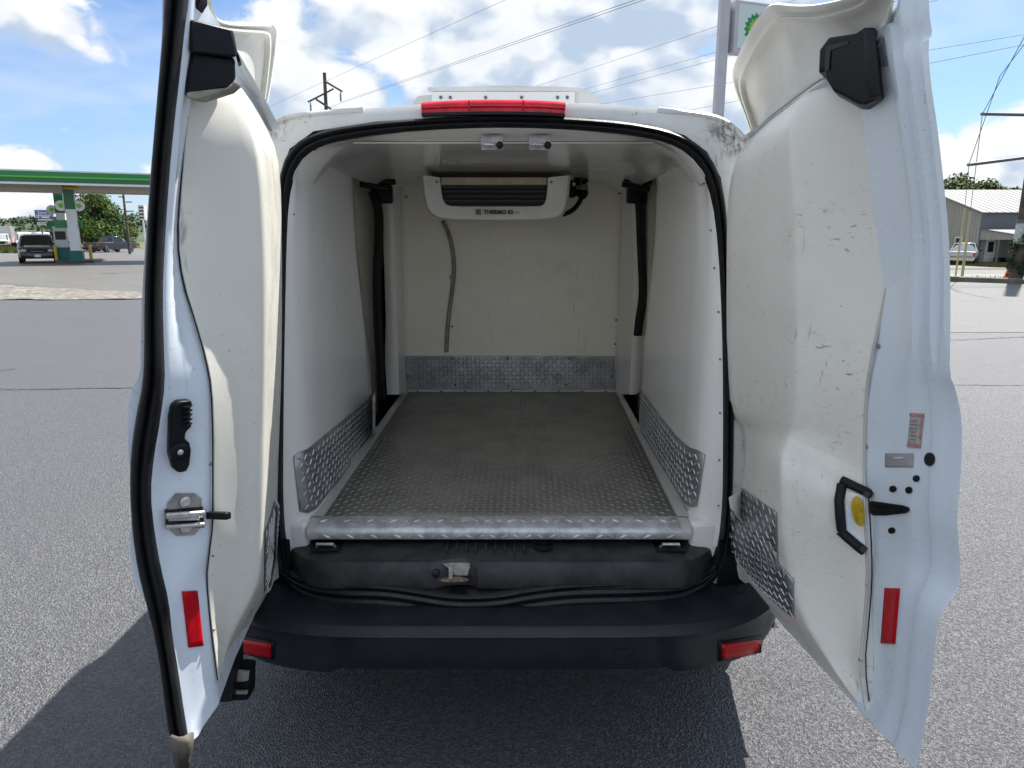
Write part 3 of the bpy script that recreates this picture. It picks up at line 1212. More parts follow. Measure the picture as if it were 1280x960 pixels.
disc_on('tow_cap', 778, 820, 11, 10, bv_bump, M['bumper'], bumper, 0.002, 0.0005, 20)
for x, y in ((925, 737),):
    disc_on('screw_cap', x, y, 6, 5, bv_bump, M['bumper'], bumper, 0.003, 0.0, 12)
for x, y, rx, ry in ((878, 757, 4, 2), (907, 774, 6, 3), (850, 778, 5, 2), (762, 780, 4, 2)):
    pass

for side in (-1, 1):
    x0 = -0.02 + side * 0.60
    MB().add([(x0, 1.772, 0.60), (x0 + side * 0.22, 1.84, 0.60), (x0 + side * 0.22, 1.84, 0.40), (x0, 1.772, 0.40)], [(0, 1, 2, 3)]).build('lower_corner_trim', M['plastic'], van)
# rubber/black pillar trims between door hinges and opening, hinges
for side in (-1, 1):
    x = -0.70 if side < 0 else 0.66
    for zz in (0.62, 0.98, 1.42):
        o = MB().box((x + side * 0.055, 1.80, zz), (0.09, 0.035, 0.085)).build('door_hinge', M['plastic'], van)
        bevel(o, 0.006)
# underside, wheels
MB().add([(-0.8, 1.80, 0.31), (0.78, 1.80, 0.31), (0.80, 5.8, 0.27), (-0.82, 5.8, 0.27)], [(0, 1, 2, 3)]).build('underbody', M['dark'], van)
MB().add([(-0.78, 1.86, 0.46), (0.75, 1.86, 0.46), (0.75, 1.90, 0.28), (-0.78, 1.90, 0.28)], [(0, 1, 2, 3)]).build('rear_crossmember', M['dark'], van)


def wheel(parent, c, r, w, mt, mr, seg=24):
    mx = Matrix.Translation(Vector(c)) @ Matrix.Rotation(R(90), 4, 'Y')
    h = w / 2
    t = MB().lathe([(r * 0.62, -h), (r * 0.9, -h), (r, -h * 0.7), (r, h * 0.7), (r * 0.9, h), (r * 0.62, h)], seg, mx).build('wheel', mt, parent, 40)
    MB().lathe([(r * 0.62, -h * 0.92), (r * 0.5, -h * 1.02), (r * 0.15, -h * 0.9), (r * 0.15, h * 0.9), (r * 0.5, h * 1.02), (r * 0.62, h * 0.92)], seg, mx).build('rim', mr, t, 40)
    return t


for x in (-0.79, 0.75):
    for y in (2.50, 5.1):
        wheel(van, (x, y, 0.32), 0.32, 0.20, M['rubber'], M['steel'])

# --- high brake lamp and the fairing of the roof unit
pl_ = [(527, 128), (560, 125.5), (620, 124), (680, 125.5), (707, 128)]
pb_ = [(527, 141), (560, 140), (620, 139), (680, 140), (706, 142)]
T = [atf(x, y, lambda z: y_open(z) - 0.02) for x, y in pl_]
B = [atf(x, y, lambda z: y_open(z) - 0.02) for x, y in pb_]
T, B = resample(chaikin(T, 2), 25), resample(chaikin(B, 2), 25)
rows = [[p + Vector((0, 0.05, 0.002)) for p in T], T, [lerp(a, b_, 0.3) + Vector((0, -0.010, 0)) for a, b_ in zip(T, B)],
        [lerp(a, b_, 0.62) + Vector((0, -0.010, 0)) for a, b_ in zip(T, B)], [lerp(a, b_, 0.70) + Vector((0, -0.002, 0)) for a, b_ in zip(T, B)], B, [p + Vector((0, 0.05, 0)) for p in B]]
mb = MB().net(rows)
n = 25
for e in (0, n - 1):
    mb.f.append(tuple(i * n + e for i in range(len(rows))) if e == 0 else tuple(i * n + e for i in range(len(rows)))[::-1])
lamp = mb.build('brake_lamp', M['lamp_red'], van, 40)
rows = [[p + Vector((0, -0.004, -0.0005)) for p in B], [p + Vector((0, -0.004, -0.008)) for p in B], [p + Vector((0, 0.04, -0.008)) for p in B]]
MB().net(rows).build('lamp_gasket', M['rubber'], lamp, 40)
for px in (594, 661):
    p, n_ = lerp(T[int((px - 527) / 180 * 24)], B[int((px - 527) / 180 * 24)], 0.5), 0
    MB().box(p + Vector((0, 0.0, 0)), (0.004, 0.026, 0.022)).build('lens_rib', M['red_dark'], lamp)

# fairing
p0, p1 = at(515, 132, 2.25), at(750, 132, 2.25)
zt = at(630, 107, 2.25).z
fa = MB()
sec = []
for x, z, in ((p0.x, p0.z - 0.04), (p0.x + 0.004, p0.z + 0.012), (p0.x + 0.02, p0.z + 0.028), (p0.x + 0.065, p0.z + 0.032), (p0.x + 0.075, zt - 0.010), (p0.x + 0.10, zt - 0.004), (0.5 * (p0.x + p1.x), zt),
              (p1.x - 0.10, zt - 0.004), (p1.x - 0.04, zt - 0.012), (p1.x - 0.012, p1.z + 0.028), (p1.x, p1.z + 0.005), (p1.x, p1.z - 0.04)):
    sec.append((x, z))
rows = [[Vector((x, y, z if y < 2.9 else 1.80 + (z - 1.80) * 0.8)) for x, z in sec] for y in (2.25, 2.29, 2.9, 3.1)]
fa.net(rows)
fa.f.append(tuple(range(len(sec))))
fair = fa.build('roof_fairing', M['unit_roof'], van, 40)
q0, q1 = at(540, 130, 2.243), at(718, 130, 2.243)
zt2 = at(630, 115, 2.243).z
pan = MB().box(((q0.x + q1.x) / 2, 2.243, (zt2 + q0.z - 0.02) / 2), (q1.x - q0.x, 0.012, zt2 - q0.z + 0.02)).build('fairing_panel', M['white'], fair)
for px in (551, 563, 607, 652, 697, 709):
    p = at(px, 122, 2.236)
    MB().lathe([(0.005, 0), (0.005, 0.003), (0.002, 0.004)], 8, Matrix.Translation(p) @ Matrix.Rotation(R(90), 4, 'X')).build('rivet', M['slat'], fair, 40)
MB().box(((q0.x + q1.x) / 2, 2.246, zt2 + 0.006), (q1.x - q0.x + 0.02, 0.03, 0.010)).build('fairing_rim', M['unit_roof'], fair)

# ------------------------------------------------------------------ cooling unit on the ceiling in front of the bulkhead
YU = 2.85
cu_root = bpy.data.objects.new('cooling_unit', None)
COL.objects.link(cu_root)
attach(cu_root, van)


def U(px, py, dy=0.0):
    p = at(px, py, YU)
    p.y += dy
    return p


outl = [(527, 219), (528.5, 235), (531, 252), (534, 262), (541, 270), (555, 275), (622, 276.5), (686, 275), (699, 272), (706, 265), (709.5, 254), (711.5, 236), (713, 219)]
front = [U(*q) for q in outl]
front = chaikin(front, 1)
cen = U(618, 240)
mb = MB()
hole = [(550, 222), (550.5, 232), (552, 243), (553.5, 250), (557, 255.5), (566, 258), (618, 258), (672, 258), (679, 256.5), (682, 252), (683.5, 245), (684.5, 234), (685, 222)]
inner = chaikin([U(*q, 0.004) for q in hole], 1)
n = len(front)
back = [Vector((cen.x + (p.x - cen.x) * 1.0, YB - 0.004, p.z + (0.025 if p.z < 1.6 else 0.0))) for p in front]
edge = [Vector((cen.x + (p.x - cen.x) * 1.015, YU + 0.035, p.z - 0.003)) for p in front]
rim = [lerp(a, b_, 0.10) + Vector((0, -0.004, 0)) for a, b_ in zip(front, inner)]
rim2 = [lerp(a, b_, 0.85) + Vector((0, -0.006, 0)) for a, b_ in zip(front, inner)]
deep = [p + Vector((0, 0.02, 0)) for p in inner]
rows = [back, edge, [p + Vector((0, 0.008, 0)) for p in front], rim, rim2, inner, deep]
mb.net(rows)
MBh = mb.build('housing', M['unit'], cu_root, 40)
a, b_ = U(550, 222, 0.028), U(685, 260, 0.028)
MB().box(((a.x + b_.x) / 2, YU + 0.055, (a.z + b_.z) / 2), (b_.x - a.x, 0.012, a.z - b_.z)).build('grille_back', M['hole'], cu_root)
a, b_ = U(552, 222), U(683, 231)
fo = MB().box(((a.x + b_.x) / 2, YU + 0.008, (a.z + b_.z) / 2), (b_.x - a.x, 0.024, a.z - b_.z)).build('foam_strip', M['foam'], cu_root)
for py in (234.5, 240.5, 246.5, 252.5):
    a, b_ = U(554, py), U(682, py)
    MB().box(((a.x + b_.x) / 2, YU + 0.026, a.z), (b_.x - a.x, 0.030, 0.004), Matrix.Rotation(R(-28), 3, 'X')).build('louvre', M['slat'], cu_root)
for px in (546, 689):
    p = U(px, 227.5, -0.005)
    MB().lathe([(0.006, 0), (0.006, 0.002), (0.003, 0.003)], 10, Matrix.Translation(p) @ Matrix.Rotation(R(90), 4, 'X')).build('screw', M['ink_faded'], cu_root, 40)
# badge and worn lettering
nf = Vector((0, -1, -0.05))
p = U(598, 265.2, -0.0085)
MB().box(p, (0.024, 0.003, 0.022)).build('badge', M['badge'], cu_root)
text_mesh('lettering', 'T', 0.022, frame_matrix(p + Vector((0, -0.002, 0)), Vector((1, 0, 0)), nf), M['ink'], cu_root, 0.0006, 0.0008)
p = U(623, 265.4, -0.0085)
text_mesh('lettering', 'THERMO KI', 0.0215, frame_matrix(p, Vector((1, 0, 0)), nf), M['ink'], cu_root, 0.0006, 0.0011, 1.05)
p = U(646, 265.6, -0.0085)
text_mesh('lettering', 'NG', 0.016, frame_matrix(p, Vector((1, 0, 0)), nf), M['ink_faded'], cu_root, 0.0005, 0.0, 1.0)

pts = [at(554, 277, 3.33), at(561, 292, YB - 0.014), at(566, 312, YB - 0.012), at(568, 335, YB - 0.012), at(566, 358, YB - 0.012), at(562, 385, YB - 0.012), at(559, 415, YB - 0.012), at(558, 440, YB - 0.018)]
MB().tube(resample(chaikin(pts, 2), 50), 0.0105, 10).build('drain_hose', M['hose'], van, 60)
q = MB().tube([at(565, 347, YB - 0.008), at(567, 347, YB - 0.022)], 0.013, 10).build('hose_clip', M['hose'], van, 50)
# wiring loom beside the unit
wm = MB()
wm.tube(chaikin([at(704, 268, 3.05), at(715, 264, 3.10), at(724, 254, 3.14), at(728, 244, 3.16), at(727, 236, 3.18)], 2), 0.011, 8)
for k in range(9):
    x0, y0 = 712 + random.uniform(0, 22), 228 + random.uniform(-4, 14)
    wm.tube(chaikin([at(x0, y0, 3.14), at(x0 + random.uniform(-8, 8), y0 + random.uniform(-8, 8), 3.16), at(722 + random.uniform(-6, 10), 240 + random.uniform(-10, 6), 3.18), at(724 + random.uniform(-3, 6), 218, 3.22)], 2), random.uniform(0.006, 0.011), 7)
wm.blob(at(715, 240, 3.15), (0.030, 0.03, 0.026))
wm.blob(at(728, 241, 3.16), (0.026, 0.03, 0.030))
wm.build('wiring_loom', M['plastic'], van, 60)
wm = MB()
for k in range(5):
    x0 = 722 + 3 * k
    wm.tube(chaikin([at(x0, 236, 3.13), at(x0 + random.uniform(-4, 4), 222, 3.17), at(x0 + random.uniform(-3, 3), 210, 3.22)], 2), 0.006, 6)
wm.build('taped_cable', mat('grey_tape', (0.30, 0.29, 0.26), 0.5, var=0.5, scale=60), van, 60)

# ------------------------------------------------------------------ rear doors
def door_root(label):
    o = bpy.data.objects.new('door', None)
    COL.objects.link(o)
    attach(o, van)
    o['label'] = label
    return o


# ================= right hand door (its inner side seen)
dr = door_root('rear door with tread plate corner, yellow latch disc and paper stickers')
E = [(1160, -45), (1161, -5), (1162, 22), (1166, 42), (1160, 52), (1163, 100), (1172, 160), (1180, 230), (1186, 290), (1188, 350), (1188, 420), (1187, 470), (1194, 484), (1201, 515), (1203, 545),
     (1201, 600), (1196, 645), (1198, 675), (1201, 705), (1198, 738), (1174, 770), (1168, 815), (1163, 865), (1156, 912), (1145, 962)]
A = [(1085, 8), (1086, 35), (1088, 62), (1090, 85), (1097, 100), (1105, 132), (1113, 182), (1122, 240), (1126, 291), (1119, 342), (1108, 400), (1097, 445), (1092, 462), (1088, 490), (1086, 512),
     (1086, 555), (1086, 592), (1087, 617), (1089, 642), (1091, 668), (1092, 700), (1089, 740), (1084, 782), (1080, 835), (1090, 893)]
YE, YA, YH = 1.145, 1.36, 1.79
SS = [0.0, 0.015, 0.045, 0.055, 0.085, 0.095, 0.125, 0.14, 0.175, 0.20, 0.26, 0.34, 0.55, 0.80, 1.0]
OF = [0.0, 0.006, 0.007, 0.016, 0.017, 0.008, 0.008, 0.018, 0.018, 0.012, 0.013, 0.014, 0.012, 0.008, 0.004]
hb = at(946, 742, YH)
zc0, zc1 = at(1100, 15, 1.22), at(946, 178, 1.86)
zl0, zl1 = at(236, 0, 1.30), at(320, 172, 1.86)


def zcap(q, a, b_):
    if q.y > a.y:
        q.z = min(q.z, lerp(a.z, b_.z, (q.y - a.y) / (b_.y - a.y)) - 0.012)
    return q

rows = []
e_bottom = at(*E[-1], YE)
rhinge = []
for i, (e, a) in enumerate(zip(E, A)):
    pe, pa = at(*e, YE), at(*a, YA)
    zh = pe.z
    if i == len(E) - 1:
        zh = hb.z
        pa = lerp(pe, hb, (YA - YE) / (YH - YE))
    ph = Vector((hb.x - 0.12 * max(0, (zh - 0.95) / 0.85) ** 2, YH, zh))
    rhinge.append(ph)
    r = []
    for s, o_ in zip(SS, OF):
        Y = YE + (YH - YE) * s
        if Y <= YA:
            q = lerp(pe, pa, (Y - YE) / (YA - YE))
        else:
            q = lerp(pa, ph, (Y - YA) / (YH - YA))
        fade = 1.0 if i < 11 else 0.35
        q = q + Vector((-o_ * fade, 0, 0))
        r.append(zcap(q, zc0, zc1))
    # closing return to the outer skin
    r.insert(0, r[0] + Vector((0.004, 0.03, 0)))
    rows.append(r)
R_rows = rows
fr = MB().net(smooth_net(rows, 0, 1)).build('inner_panel', M['paint'], dr, 26)
# outer skin, seen only from the side
skin = []
for r in rows:
    skin.append([r[0] + (Vector((-0.012, 0.02, 0.03)) if r is rows[-1] else Vector((0, 0, 0)))] + [zcap(q, zc0, zc1) for q in (lerp(r[0], r[-1], 0.3) + Vector((0.02, 0, 0)), lerp(r[0], r[-1], 0.7) + Vector((0.03, 0, 0)), r[-1] + Vector((0.02, 0.01, 0)))])
MB().net(smooth_net(skin[:-1], 1, 1)).build('outer_skin', M['paint'], dr, 50)
# folded lower hem
hem = [lerp(rows[-1][1], rows[-1][-1], 0.06 + 0.94 * k / 10) for k in range(11)]
MB().net([hem, [p + Vector((0.003, 0.004, -0.010)) for p in hem], [p + Vector((0.012, 0.01, -0.002)) for p in hem]]).build('lower_hem', M['flap'], dr, 50)
bv_rf = bvh_of(fr)

# liner: columns a (edge), b (lip), mid, near ridge, ridge, past ridge, mid plateau, silhouette, hidden return
RL = [
    ((1100, 112), (1052, 104), (1000, 118), (946, 160)),
    ((1109, 150), (1052, 148), (985, 160), (932, 176)),
    ((1117, 195), (1060, 198), (987, 200), (914, 208)),
    ((1124, 250), (1068, 250), (993, 250), (907, 255)),
    ((1124, 310), (1068, 312), (995, 320), (906, 320)),
    ((1110, 385), (1060, 392), (995, 400), (906, 405)),
    ((1095, 450), (1048, 462), (995, 480), (907, 490)),
    ((1088, 500), (1042, 515), (992, 530), (912, 522)),
    ((1086, 605), (1048, 588), (985, 548), (926, 532)),
    ((1086, 622), (1046, 606), (975, 572), (930, 570)),
    ((1087, 640), (1045, 640), (976, 620), (924, 608)),
    ((1090, 690), (1050, 690), (976, 660), (912, 640)),
    ((1090, 730), (1055, 728), (985, 712), (912, 692)),
    ((1086, 780), (1060, 785), (1000, 770), (940, 735)),
    ((1081, 830), (1066, 832), (1035, 828), (995, 795)),
    ((1088, 890), (1080, 884), (1066, 872), (1040, 850)),
]
rows = []
for i, (a, m_, d, f) in enumerate(RL):
    pull = (0, 0, 0, 0, 0, 0, 0.0, 0.012, 0.030, -0.030, -0.035, -0.03, -0.025, -0.01, 0, 0)[i]
    pa, pd, pf = at(*a, YA + pull * 0.3), at(*d, 1.475 + pull), at(*f, 1.80)
    pm = at(*m_, 1.41 + pull * 0.9)
    if i >= 13:
        k = (i - 12) / 3.0
        pd = at(*d, lerp(1.475, 1.40, k))
        pf = at(*f, lerp(1.76, 1.50, k))
        pa, pm, pd, pf = [q + (CAM - q).normalized() * (w_ * k) for q, w_ in ((pa, 0.085), (pm, 0.115), (pd, 0.105), (pf, 0.075))]
    lipn = Vector((-0.012, -0.004, 0))
    r = [pa + Vector((0.016, 0.0, 0)), pa, pa + lipn, lerp(pa, pm, 0.12) + lipn, lerp(pa, pm, 0.5) + lipn * 0.6, pm, lerp(pm, pd, 0.55), lerp(pm, pd, 0.86), lerp(pm, pd, 0.975) + Vector((0.0012, 0.001, 0)), lerp(pd, pf, 0.025) + Vector((0.0012, 0.0, 0)), lerp(pd, pf, 0.10), lerp(pd, pf, 0.5), lerp(pd, pf, 0.86), lerp(pd, pf, 0.97), pf + Vector((0.006, 0.004, 0)), pf + Vector((0.05, 0.02, 0)), pf + Vector((0.11, 0.005, 0))]
    rows.append(r)
top = [p + Vector((0.055 * (j / 16) ** 0.5 + 0.01, 0.01, 0.012)) for j, p in enumerate(rows[0])]
rows.insert(0, top)
linR = MB().net(smooth_net(rows, 0, 1)).build('liner', M['liner'], dr, 75)
MB().tube([r[2] + (CAM - r[2]).normalized() * 0.001 for r in smooth_net(rows, 0, 1)[2:-1]], 0.0032, 6).build('sealant_bead', M['trim'], dr, 50)
MB().tube([r[1] + (CAM - r[1]).normalized() * 0.006 for r in smooth_net(rows, 0, 1)[2:]], 0.0014, 5).build('liner_gap', M['rubber'], dr, 50)
bv_rl = bvh_of(linR, fr)

# upper flare of the door that wraps the roof corner
FT = [(1092, -30, 1.20), (1080, -8, 1.25), (1045, 1, 1.36), (1012, 7, 1.47), (985, 6, 1.55), (965, 3, 1.62), (953, 12, 1.68), (940, 32, 1.75), (928, 55, 1.83), (917, 82, 1.91), (915, 95, 1.935), (919, 113, 1.95), (928, 135, 1.95), (940, 168, 1.93)]
FI = [(1110, 8, 1.22), (1104, 42, 1.26), (1085, 80, 1.34), (1055, 92, 1.43), (1028, 100, 1.50), (1012, 111, 1.56), (1000, 120, 1.61), (988, 129, 1.66), (978, 137, 1.71), (968, 144, 1.76), (962, 149, 1.79), (956, 154, 1.82), (951, 158, 1.84), (946, 166, 1.86)]


def flap(FT, FI, name, parent, sgn):
    rows = []
    T, I = [at(*q) for q in FT], [at(*q) for q in FI]
    cenT = sum((p for p in T), Vector()) / len(T)
    for t_, i_ in zip(T, I):
        r = []
        for s, dpt in ((0.0, 0.006), (0.02, 0.0), (0.06, 0.0), (0.085, 0.008), (0.15, 0.010), (0.17, 0.004), (0.195, 0.004), (0.22, 0.018), (0.45, 0.024), (0.75, 0.022), (0.90, 0.012), (1.0, 0.004)):
            p = lerp(t_, i_, s)
            r.append(p + Vector((sgn * dpt, dpt * 0.6, 0)))
        rows.append(r)
    o = MB().net(smooth_net(rows, 0, 2)).build(name, M['flap'], parent, 60)
    return o, rows


flR, _ = flap(FT, FI, 'upper_flare', dr, 1)
md = solidify(flR, 0.004, 0)
# crack line where the flare meets the liner
pts = [at(x, y - 2, Y - 0.022) for x, y, Y in FI[2:-1]]
MB().tube(resample(chaikin(pts, 1), 30), 0.0022, 5).build('flare_seam', M['ink_faded'], dr, 50)

# black hinge-arm cover at the top
cov = [(1094, 33), (1103, 120), (1082, 131), (1072, 130), (1042, 114), (1032, 98), (1031, 88), (1023, 92), (1024, 62), (1036, 46), (1070, 41), (1080, 34)]
def solid_from_px(name, poly, Yf, depth, material, parent, bev=0.004):
    vs = [at(x, y, Yf(x)) for x, y in poly]
    mb = MB().prism(vs, Vector(depth))
    o = mb.build(name, material, parent)
    bm = bmesh.new(); bm.from_mesh(o.data); bmesh.ops.recalc_face_normals(bm, faces=bm.faces); bm.to_mesh(o.data); bm.free()
    if bev:
        bevel(o, bev, 3)
    return o
ycov = lambda x: lerp(1.40, 1.27, (x - 1023) / 80)
cR = solid_from_px('hinge_cover', cov, ycov, (0.06, 0.09, 0.0), M['plastic'], dr, 0.006)
solid_from_px('cover_rib', [(1079, 36), (1094, 34), (1102, 119), (1086, 124), (1082, 100)], lambda x: ycov(x) - 0.012, (0.01, 0.02, 0), M['plastic'], cR, 0.004)
solid_from_px('cover_slot', [(1032, 58), (1060, 51), (1060, 55), (1038, 63), (1036, 88), (1031, 88)], lambda x: ycov(x) - 0.004, (0.003, 0.008, 0), M['hole'], cR, 0.0)

# tread plate in the lower corner (two facets)
net1 = [[(912, 634), (930, 650), (946, 664), (960, 677), (974, 690)], [(912, 690), (925, 706), (940, 718), (956, 728), (974, 740)]]
def px_net(poly_rows, n, m, bvh, off, Yf=1.6):
    """poly_rows: two or more rows of pixel points -> n x m surface net"""
    rows = []
    for i in range(n + 1):
        s = i / n * (len(poly_rows) - 1)
        j = min(int(s), len(poly_rows) - 2)
        a = [Vector((x, y, 0)) for x, y in poly_rows[j]]
        b_ = [Vector((x, y, 0)) for x, y in poly_rows[j + 1]]
        line = resample([lerp(u, v, s - j) for u, v in zip(a, b_)], m + 1)
        r = []
        for q in line:
            p, nn = hit(q.x, q.y, bvh, Yf)
            r.append(p + nn * off)
        rows.append(r)
    return rows
for k, spec_ in enumerate(([[(929, 610), (950, 625), (972, 640)], [(928, 652), (950, 670), (973, 689)]],
                           [[(914, 639), (943, 665), (973, 691)], [(915, 664), (944, 684), (974, 704)], [(917, 689), (951, 706), (992, 722)], [(933, 712), (962, 730), (993, 748)], [(949, 733), (971, 753), (993, 771)]])):
    tp = px_net(spec_, 12, 12, bv_rl, 0.004)
    kp = MB().net(tp).build('tread_plate', M['alu_dull'], dr, 60)
    solidify(kp, 0.003, 0)
    du, dv = tp[5][6] - tp[5][5], tp[6][5] - tp[5][5]
    sg = 1 if (du.cross(dv)).dot(CAM - tp[5][5]) > 0 else -1
    lugs_on_net('raised_lugs', tp, sg, M['alu'], dr, 0.021, 0.024, 0.0040, 0.0026, 0.006)
for r_ in ([(912, 622), (914, 636), (927, 648), (928, 612)],):
    on_surface('corner_filler', r_, bv_rl, M['liner'], dr, 0.002, 0.001)

# red reflector, plugs, stickers, latch
quad_on('reflector', [(1107.5, 735), (1125.5, 735.5), (1119.5, 805), (1102.5, 804)], bv_rf, M['red'], dr, 0.0022, 0.003, 6, 10)
for x, y, rx, ry in ((1163, 574, 6.5, 8.5), (1117, 611, 4.2, 4.2), (1137, 612.5, 4.2, 4.4), (1146, 598, 4.2, 4.2), (1115.5, 663, 4.2, 4)):
    disc_on('plug', x, y, rx, ry, bv_rf, M['hole'], dr, 0.002, 0.0008)
quad_on('sticker', [(1107, 566.5), (1143, 566.5), (1142, 584), (1107, 584)], bv_rf, M['sticker_grey'], dr, 0.0012)
quad_on('sticker_print', [(1119, 571), (1131, 571), (1130, 573), (1119, 573)], bv_rf, M['white'], dr, 0.0026)
st = quad_on('sticker', [(1139, 516), (1156, 516.5), (1151.5, 560), (1134.5, 558.5)], bv_rf, M['sticker_white'], dr, 0.0012)
st['label'] = 'narrow worn sticker with a red border'
for q in ([(1139, 516), (1156, 516.5), (1155.5, 520.5), (1138.6, 520)], [(1153, 520), (1155.6, 520), (1152.6, 548), (1149.5, 548)], [(1135.2, 556), (1151.6, 557), (1151.3, 560), (1134.6, 558.5)]):
    quad_on('sticker_border', q, bv_rf, M['sticker_red'], st, 0.0026)
for k in range(6):
    y = 525 + 4.6 * k
    x = 1140.5 - 0.42 * k
    quad_on('sticker_print', [(x, y), (x + 7, y + 0.3), (x + 6.8, y + 1.6), (x - 0.1, y + 1.3)], bv_rf, M['ink_faded'], st, 0.0026, 0.0006, 3, 1)
# latch slot with dark lever
on_surface('latch_slot', [(1087, 627), (1092, 626), (1130, 631.5), (1137, 634), (1138, 638), (1134, 641), (1108, 644), (1094, 644), (1087, 640)], bv_rf, M['hole'], dr, 0.003, 0.001, 2, 0.001)
on_surface('latch_lever', [(1094, 632), (1112, 635), (1130, 636), (1130, 638), (1110, 641), (1094, 640)], bv_rf, M['plastic'], dr, 0.007, 0.003, 1, 0.001)
# rubber frame round the lock opening
tubes = [[(1052, 603, 1.385), (1062, 608, 1.375), (1078, 614, 1.36), (1086, 618, 1.34)], [(1053, 606, 1.385), (1050, 625, 1.385), (1051, 645, 1.385), (1053, 661, 1.385)], [(1051, 662, 1.385), (1062, 672, 1.375), (1074, 682, 1.36), (1081, 688, 1.34)]]
lf = MB()
for tpt in tubes:
    hp = [hit(x, y, bv_rl) for x, y, Y in tpt]
    lf.tube([p + n_ * 0.006 for p, n_ in hp], 0.0105, 8)
lfr = lf.build('lock_frame', M['rubber'], dr, 60)
for x, y, Y in ((1083, 618, 1.335), (1079, 687, 1.335)):
    p = hit(x, y, bv_rl)[0]
    p = p + (CAM - p).normalized() * 0.02
    MB().tube([p, p + (CAM - p).normalized() * 0.004], 0.0065, 10).build('tube_bore', M['hole'], lfr)
bp_, _ = on_surface('lock_plate', [(1056, 612), (1087, 622), (1087, 690), (1082, 682), (1058, 662)], bv_rl, M['paint'], dr, 0.002, 0.001, 2)
dsk, _ = on_surface('latch_disc', [(1073 + 8.0 * math.cos(a) + 2.5 * math.sin(a), 638 + 18.5 * math.sin(a)) for a in [2 * math.pi * k / 18 for k in range(18)]], bv_rl, M['yellow'], dr, 0.004, 0.003, 1, 0.001)
on_surface('latch_tab', [(1071, 637), (1077, 634), (1081, 645), (1079, 656), (1074, 652)], bv_rl, M['yellow'], dsk, 0.006, 0.006, 1, 0.001)
for x, y in ((1110, 148), (1117, 293), (1099, 433), (1083, 558), (1076, 825)):
    screw_on('screw', x, y, 0.0052, bv_rl, M['ink_faded'], dr)
# rubber pad at the foot of the door
solid_from_px('rubber_pad', [(1087, 873), (1095, 877), (1099, 884), (1099, 900), (1095, 897), (1094, 884)], lambda x: 1.33, (0.006, 0.02, 0), M['rubber'], dr, 0.001)

# ================= left hand door
dl = door_root('rear door edged with a thick black rubber seal, chrome latch and black pull handle')
ESA = [((204, -40), (236, -30), (262, 10)), ((203, 0), (234, 5), (258, 45)), ((203, 40), (232, 40), (252, 80)), ((199, 90), (224, 100), (242, 125)), ((193, 160), (217, 170), (232, 175)), ((187, 230), (211, 235), (225, 235)), ((182, 300), (207, 300), (221, 298)),
       ((178, 360), (205, 360), (227, 350)), ((176, 420), (206, 425), (242, 402)), ((176, 470), (206, 475), (256, 448)), ((162, 488), (202, 505), (262, 470)), ((158, 535), (195, 545), (265, 505)),
       ((164, 600), (190, 600), (265, 555)), ((165, 640), (192, 640), (265, 590)), ((162, 680), (197, 685), (265, 625)), ((164, 717), (204, 720), (265, 655)), ((177, 747), (212, 748), (263, 682)),
       ((193, 765), (214, 775), (258, 708)), ((200, 810), (218, 820), (261, 745)), ((208, 860), (226, 865), (265, 790)), ((216, 910), (234, 910), (270, 840)), ((224, 950), (242, 925), (275, 878))]
hbl = at(334, 730, 1.79)
rows = []
for i, (e, s_, a) in enumerate(ESA):
    pe, ps, pa = at(*e, 1.15), at(*s_, 1.172), at(*a, 1.25)
    ph = Vector((hbl.x + 0.12 * max(0, (pe.z - 0.95) / 0.85) ** 2, 1.79, pe.z))
    if i == len(ESA) - 1:
        ph.z = hbl.z
    r = [pe + Vector((-0.004, 0.03, 0)), pe, lerp(pe, ps, 0.5), ps, ps + Vector((0.004, 0.012, 0)), lerp(ps, pa, 0.35), lerp(ps, pa, 0.75), lerp(ps, pa, 0.95), pa + Vector((-0.004, 0.01, 0)), lerp(pa, ph, 0.3) + Vector((-0.006, 0, 0)), lerp(pa, ph, 0.7), ph]
    rows.append([zcap(q, zl0, zl1) for q in r])
fl_ = MB().net(smooth_net(rows, 0, 1)).build('inner_panel', M['paint'], dl, 50)
skin = [[r[0]] + [zcap(q, zl0, zl1) for q in (lerp(r[0], r[-1], 0.3) + Vector((-0.05, 0, 0)), lerp(r[0], r[-1], 0.7) + Vector((-0.055, 0, 0)), r[-1] + Vector((-0.03, 0.01, 0)))] for r in rows]
MB().net(smooth_net(skin, 1, 1)).build('outer_skin', M['paint'], dl, 50)
bv_lf = bvh_of(fl_)

OI = [((208, -40), (238, -30)), ((207, 0), (236, 5)), ((206, 30), (232, 35)), ((202, 80), (226, 90)), ((196, 150), (218, 160)), ((190, 220), (212, 225)), ((185, 300), (207, 300)), ((182, 370), (204, 370)), ((182, 440), (206, 440)), ((180, 478), (207, 478)),
      ((171, 520), (201, 522)), ((165, 565), (193, 570)), ((164, 610), (189, 615)), ((167, 660), (194, 665)), ((173, 705), (202, 710)), ((183, 745), (212, 750)), ((195, 790), (216, 795)), ((203, 840), (224, 845)), ((209, 890), (231, 890)), ((215, 922), (237, 922))]
rows = []
for o_, i_ in OI:
    a, b_ = at(*o_, 1.160), at(*i_, 1.175)
    r = []
    for f, dy in ((0.0, 0.0), (0.03, -0.018), (0.22, -0.030), (0.42, -0.026), (0.49, -0.014), (0.56, -0.024), (0.78, -0.030), (0.97, -0.016), (1.0, 0.004)):
        r.append(lerp(a, b_, f) + Vector((0.3 * -dy, dy, 0)))
    rows.append(r)
MB().net(smooth_net(rows, 1, 1)).build('door_edge_seal', M['rubber'], dl, 60)
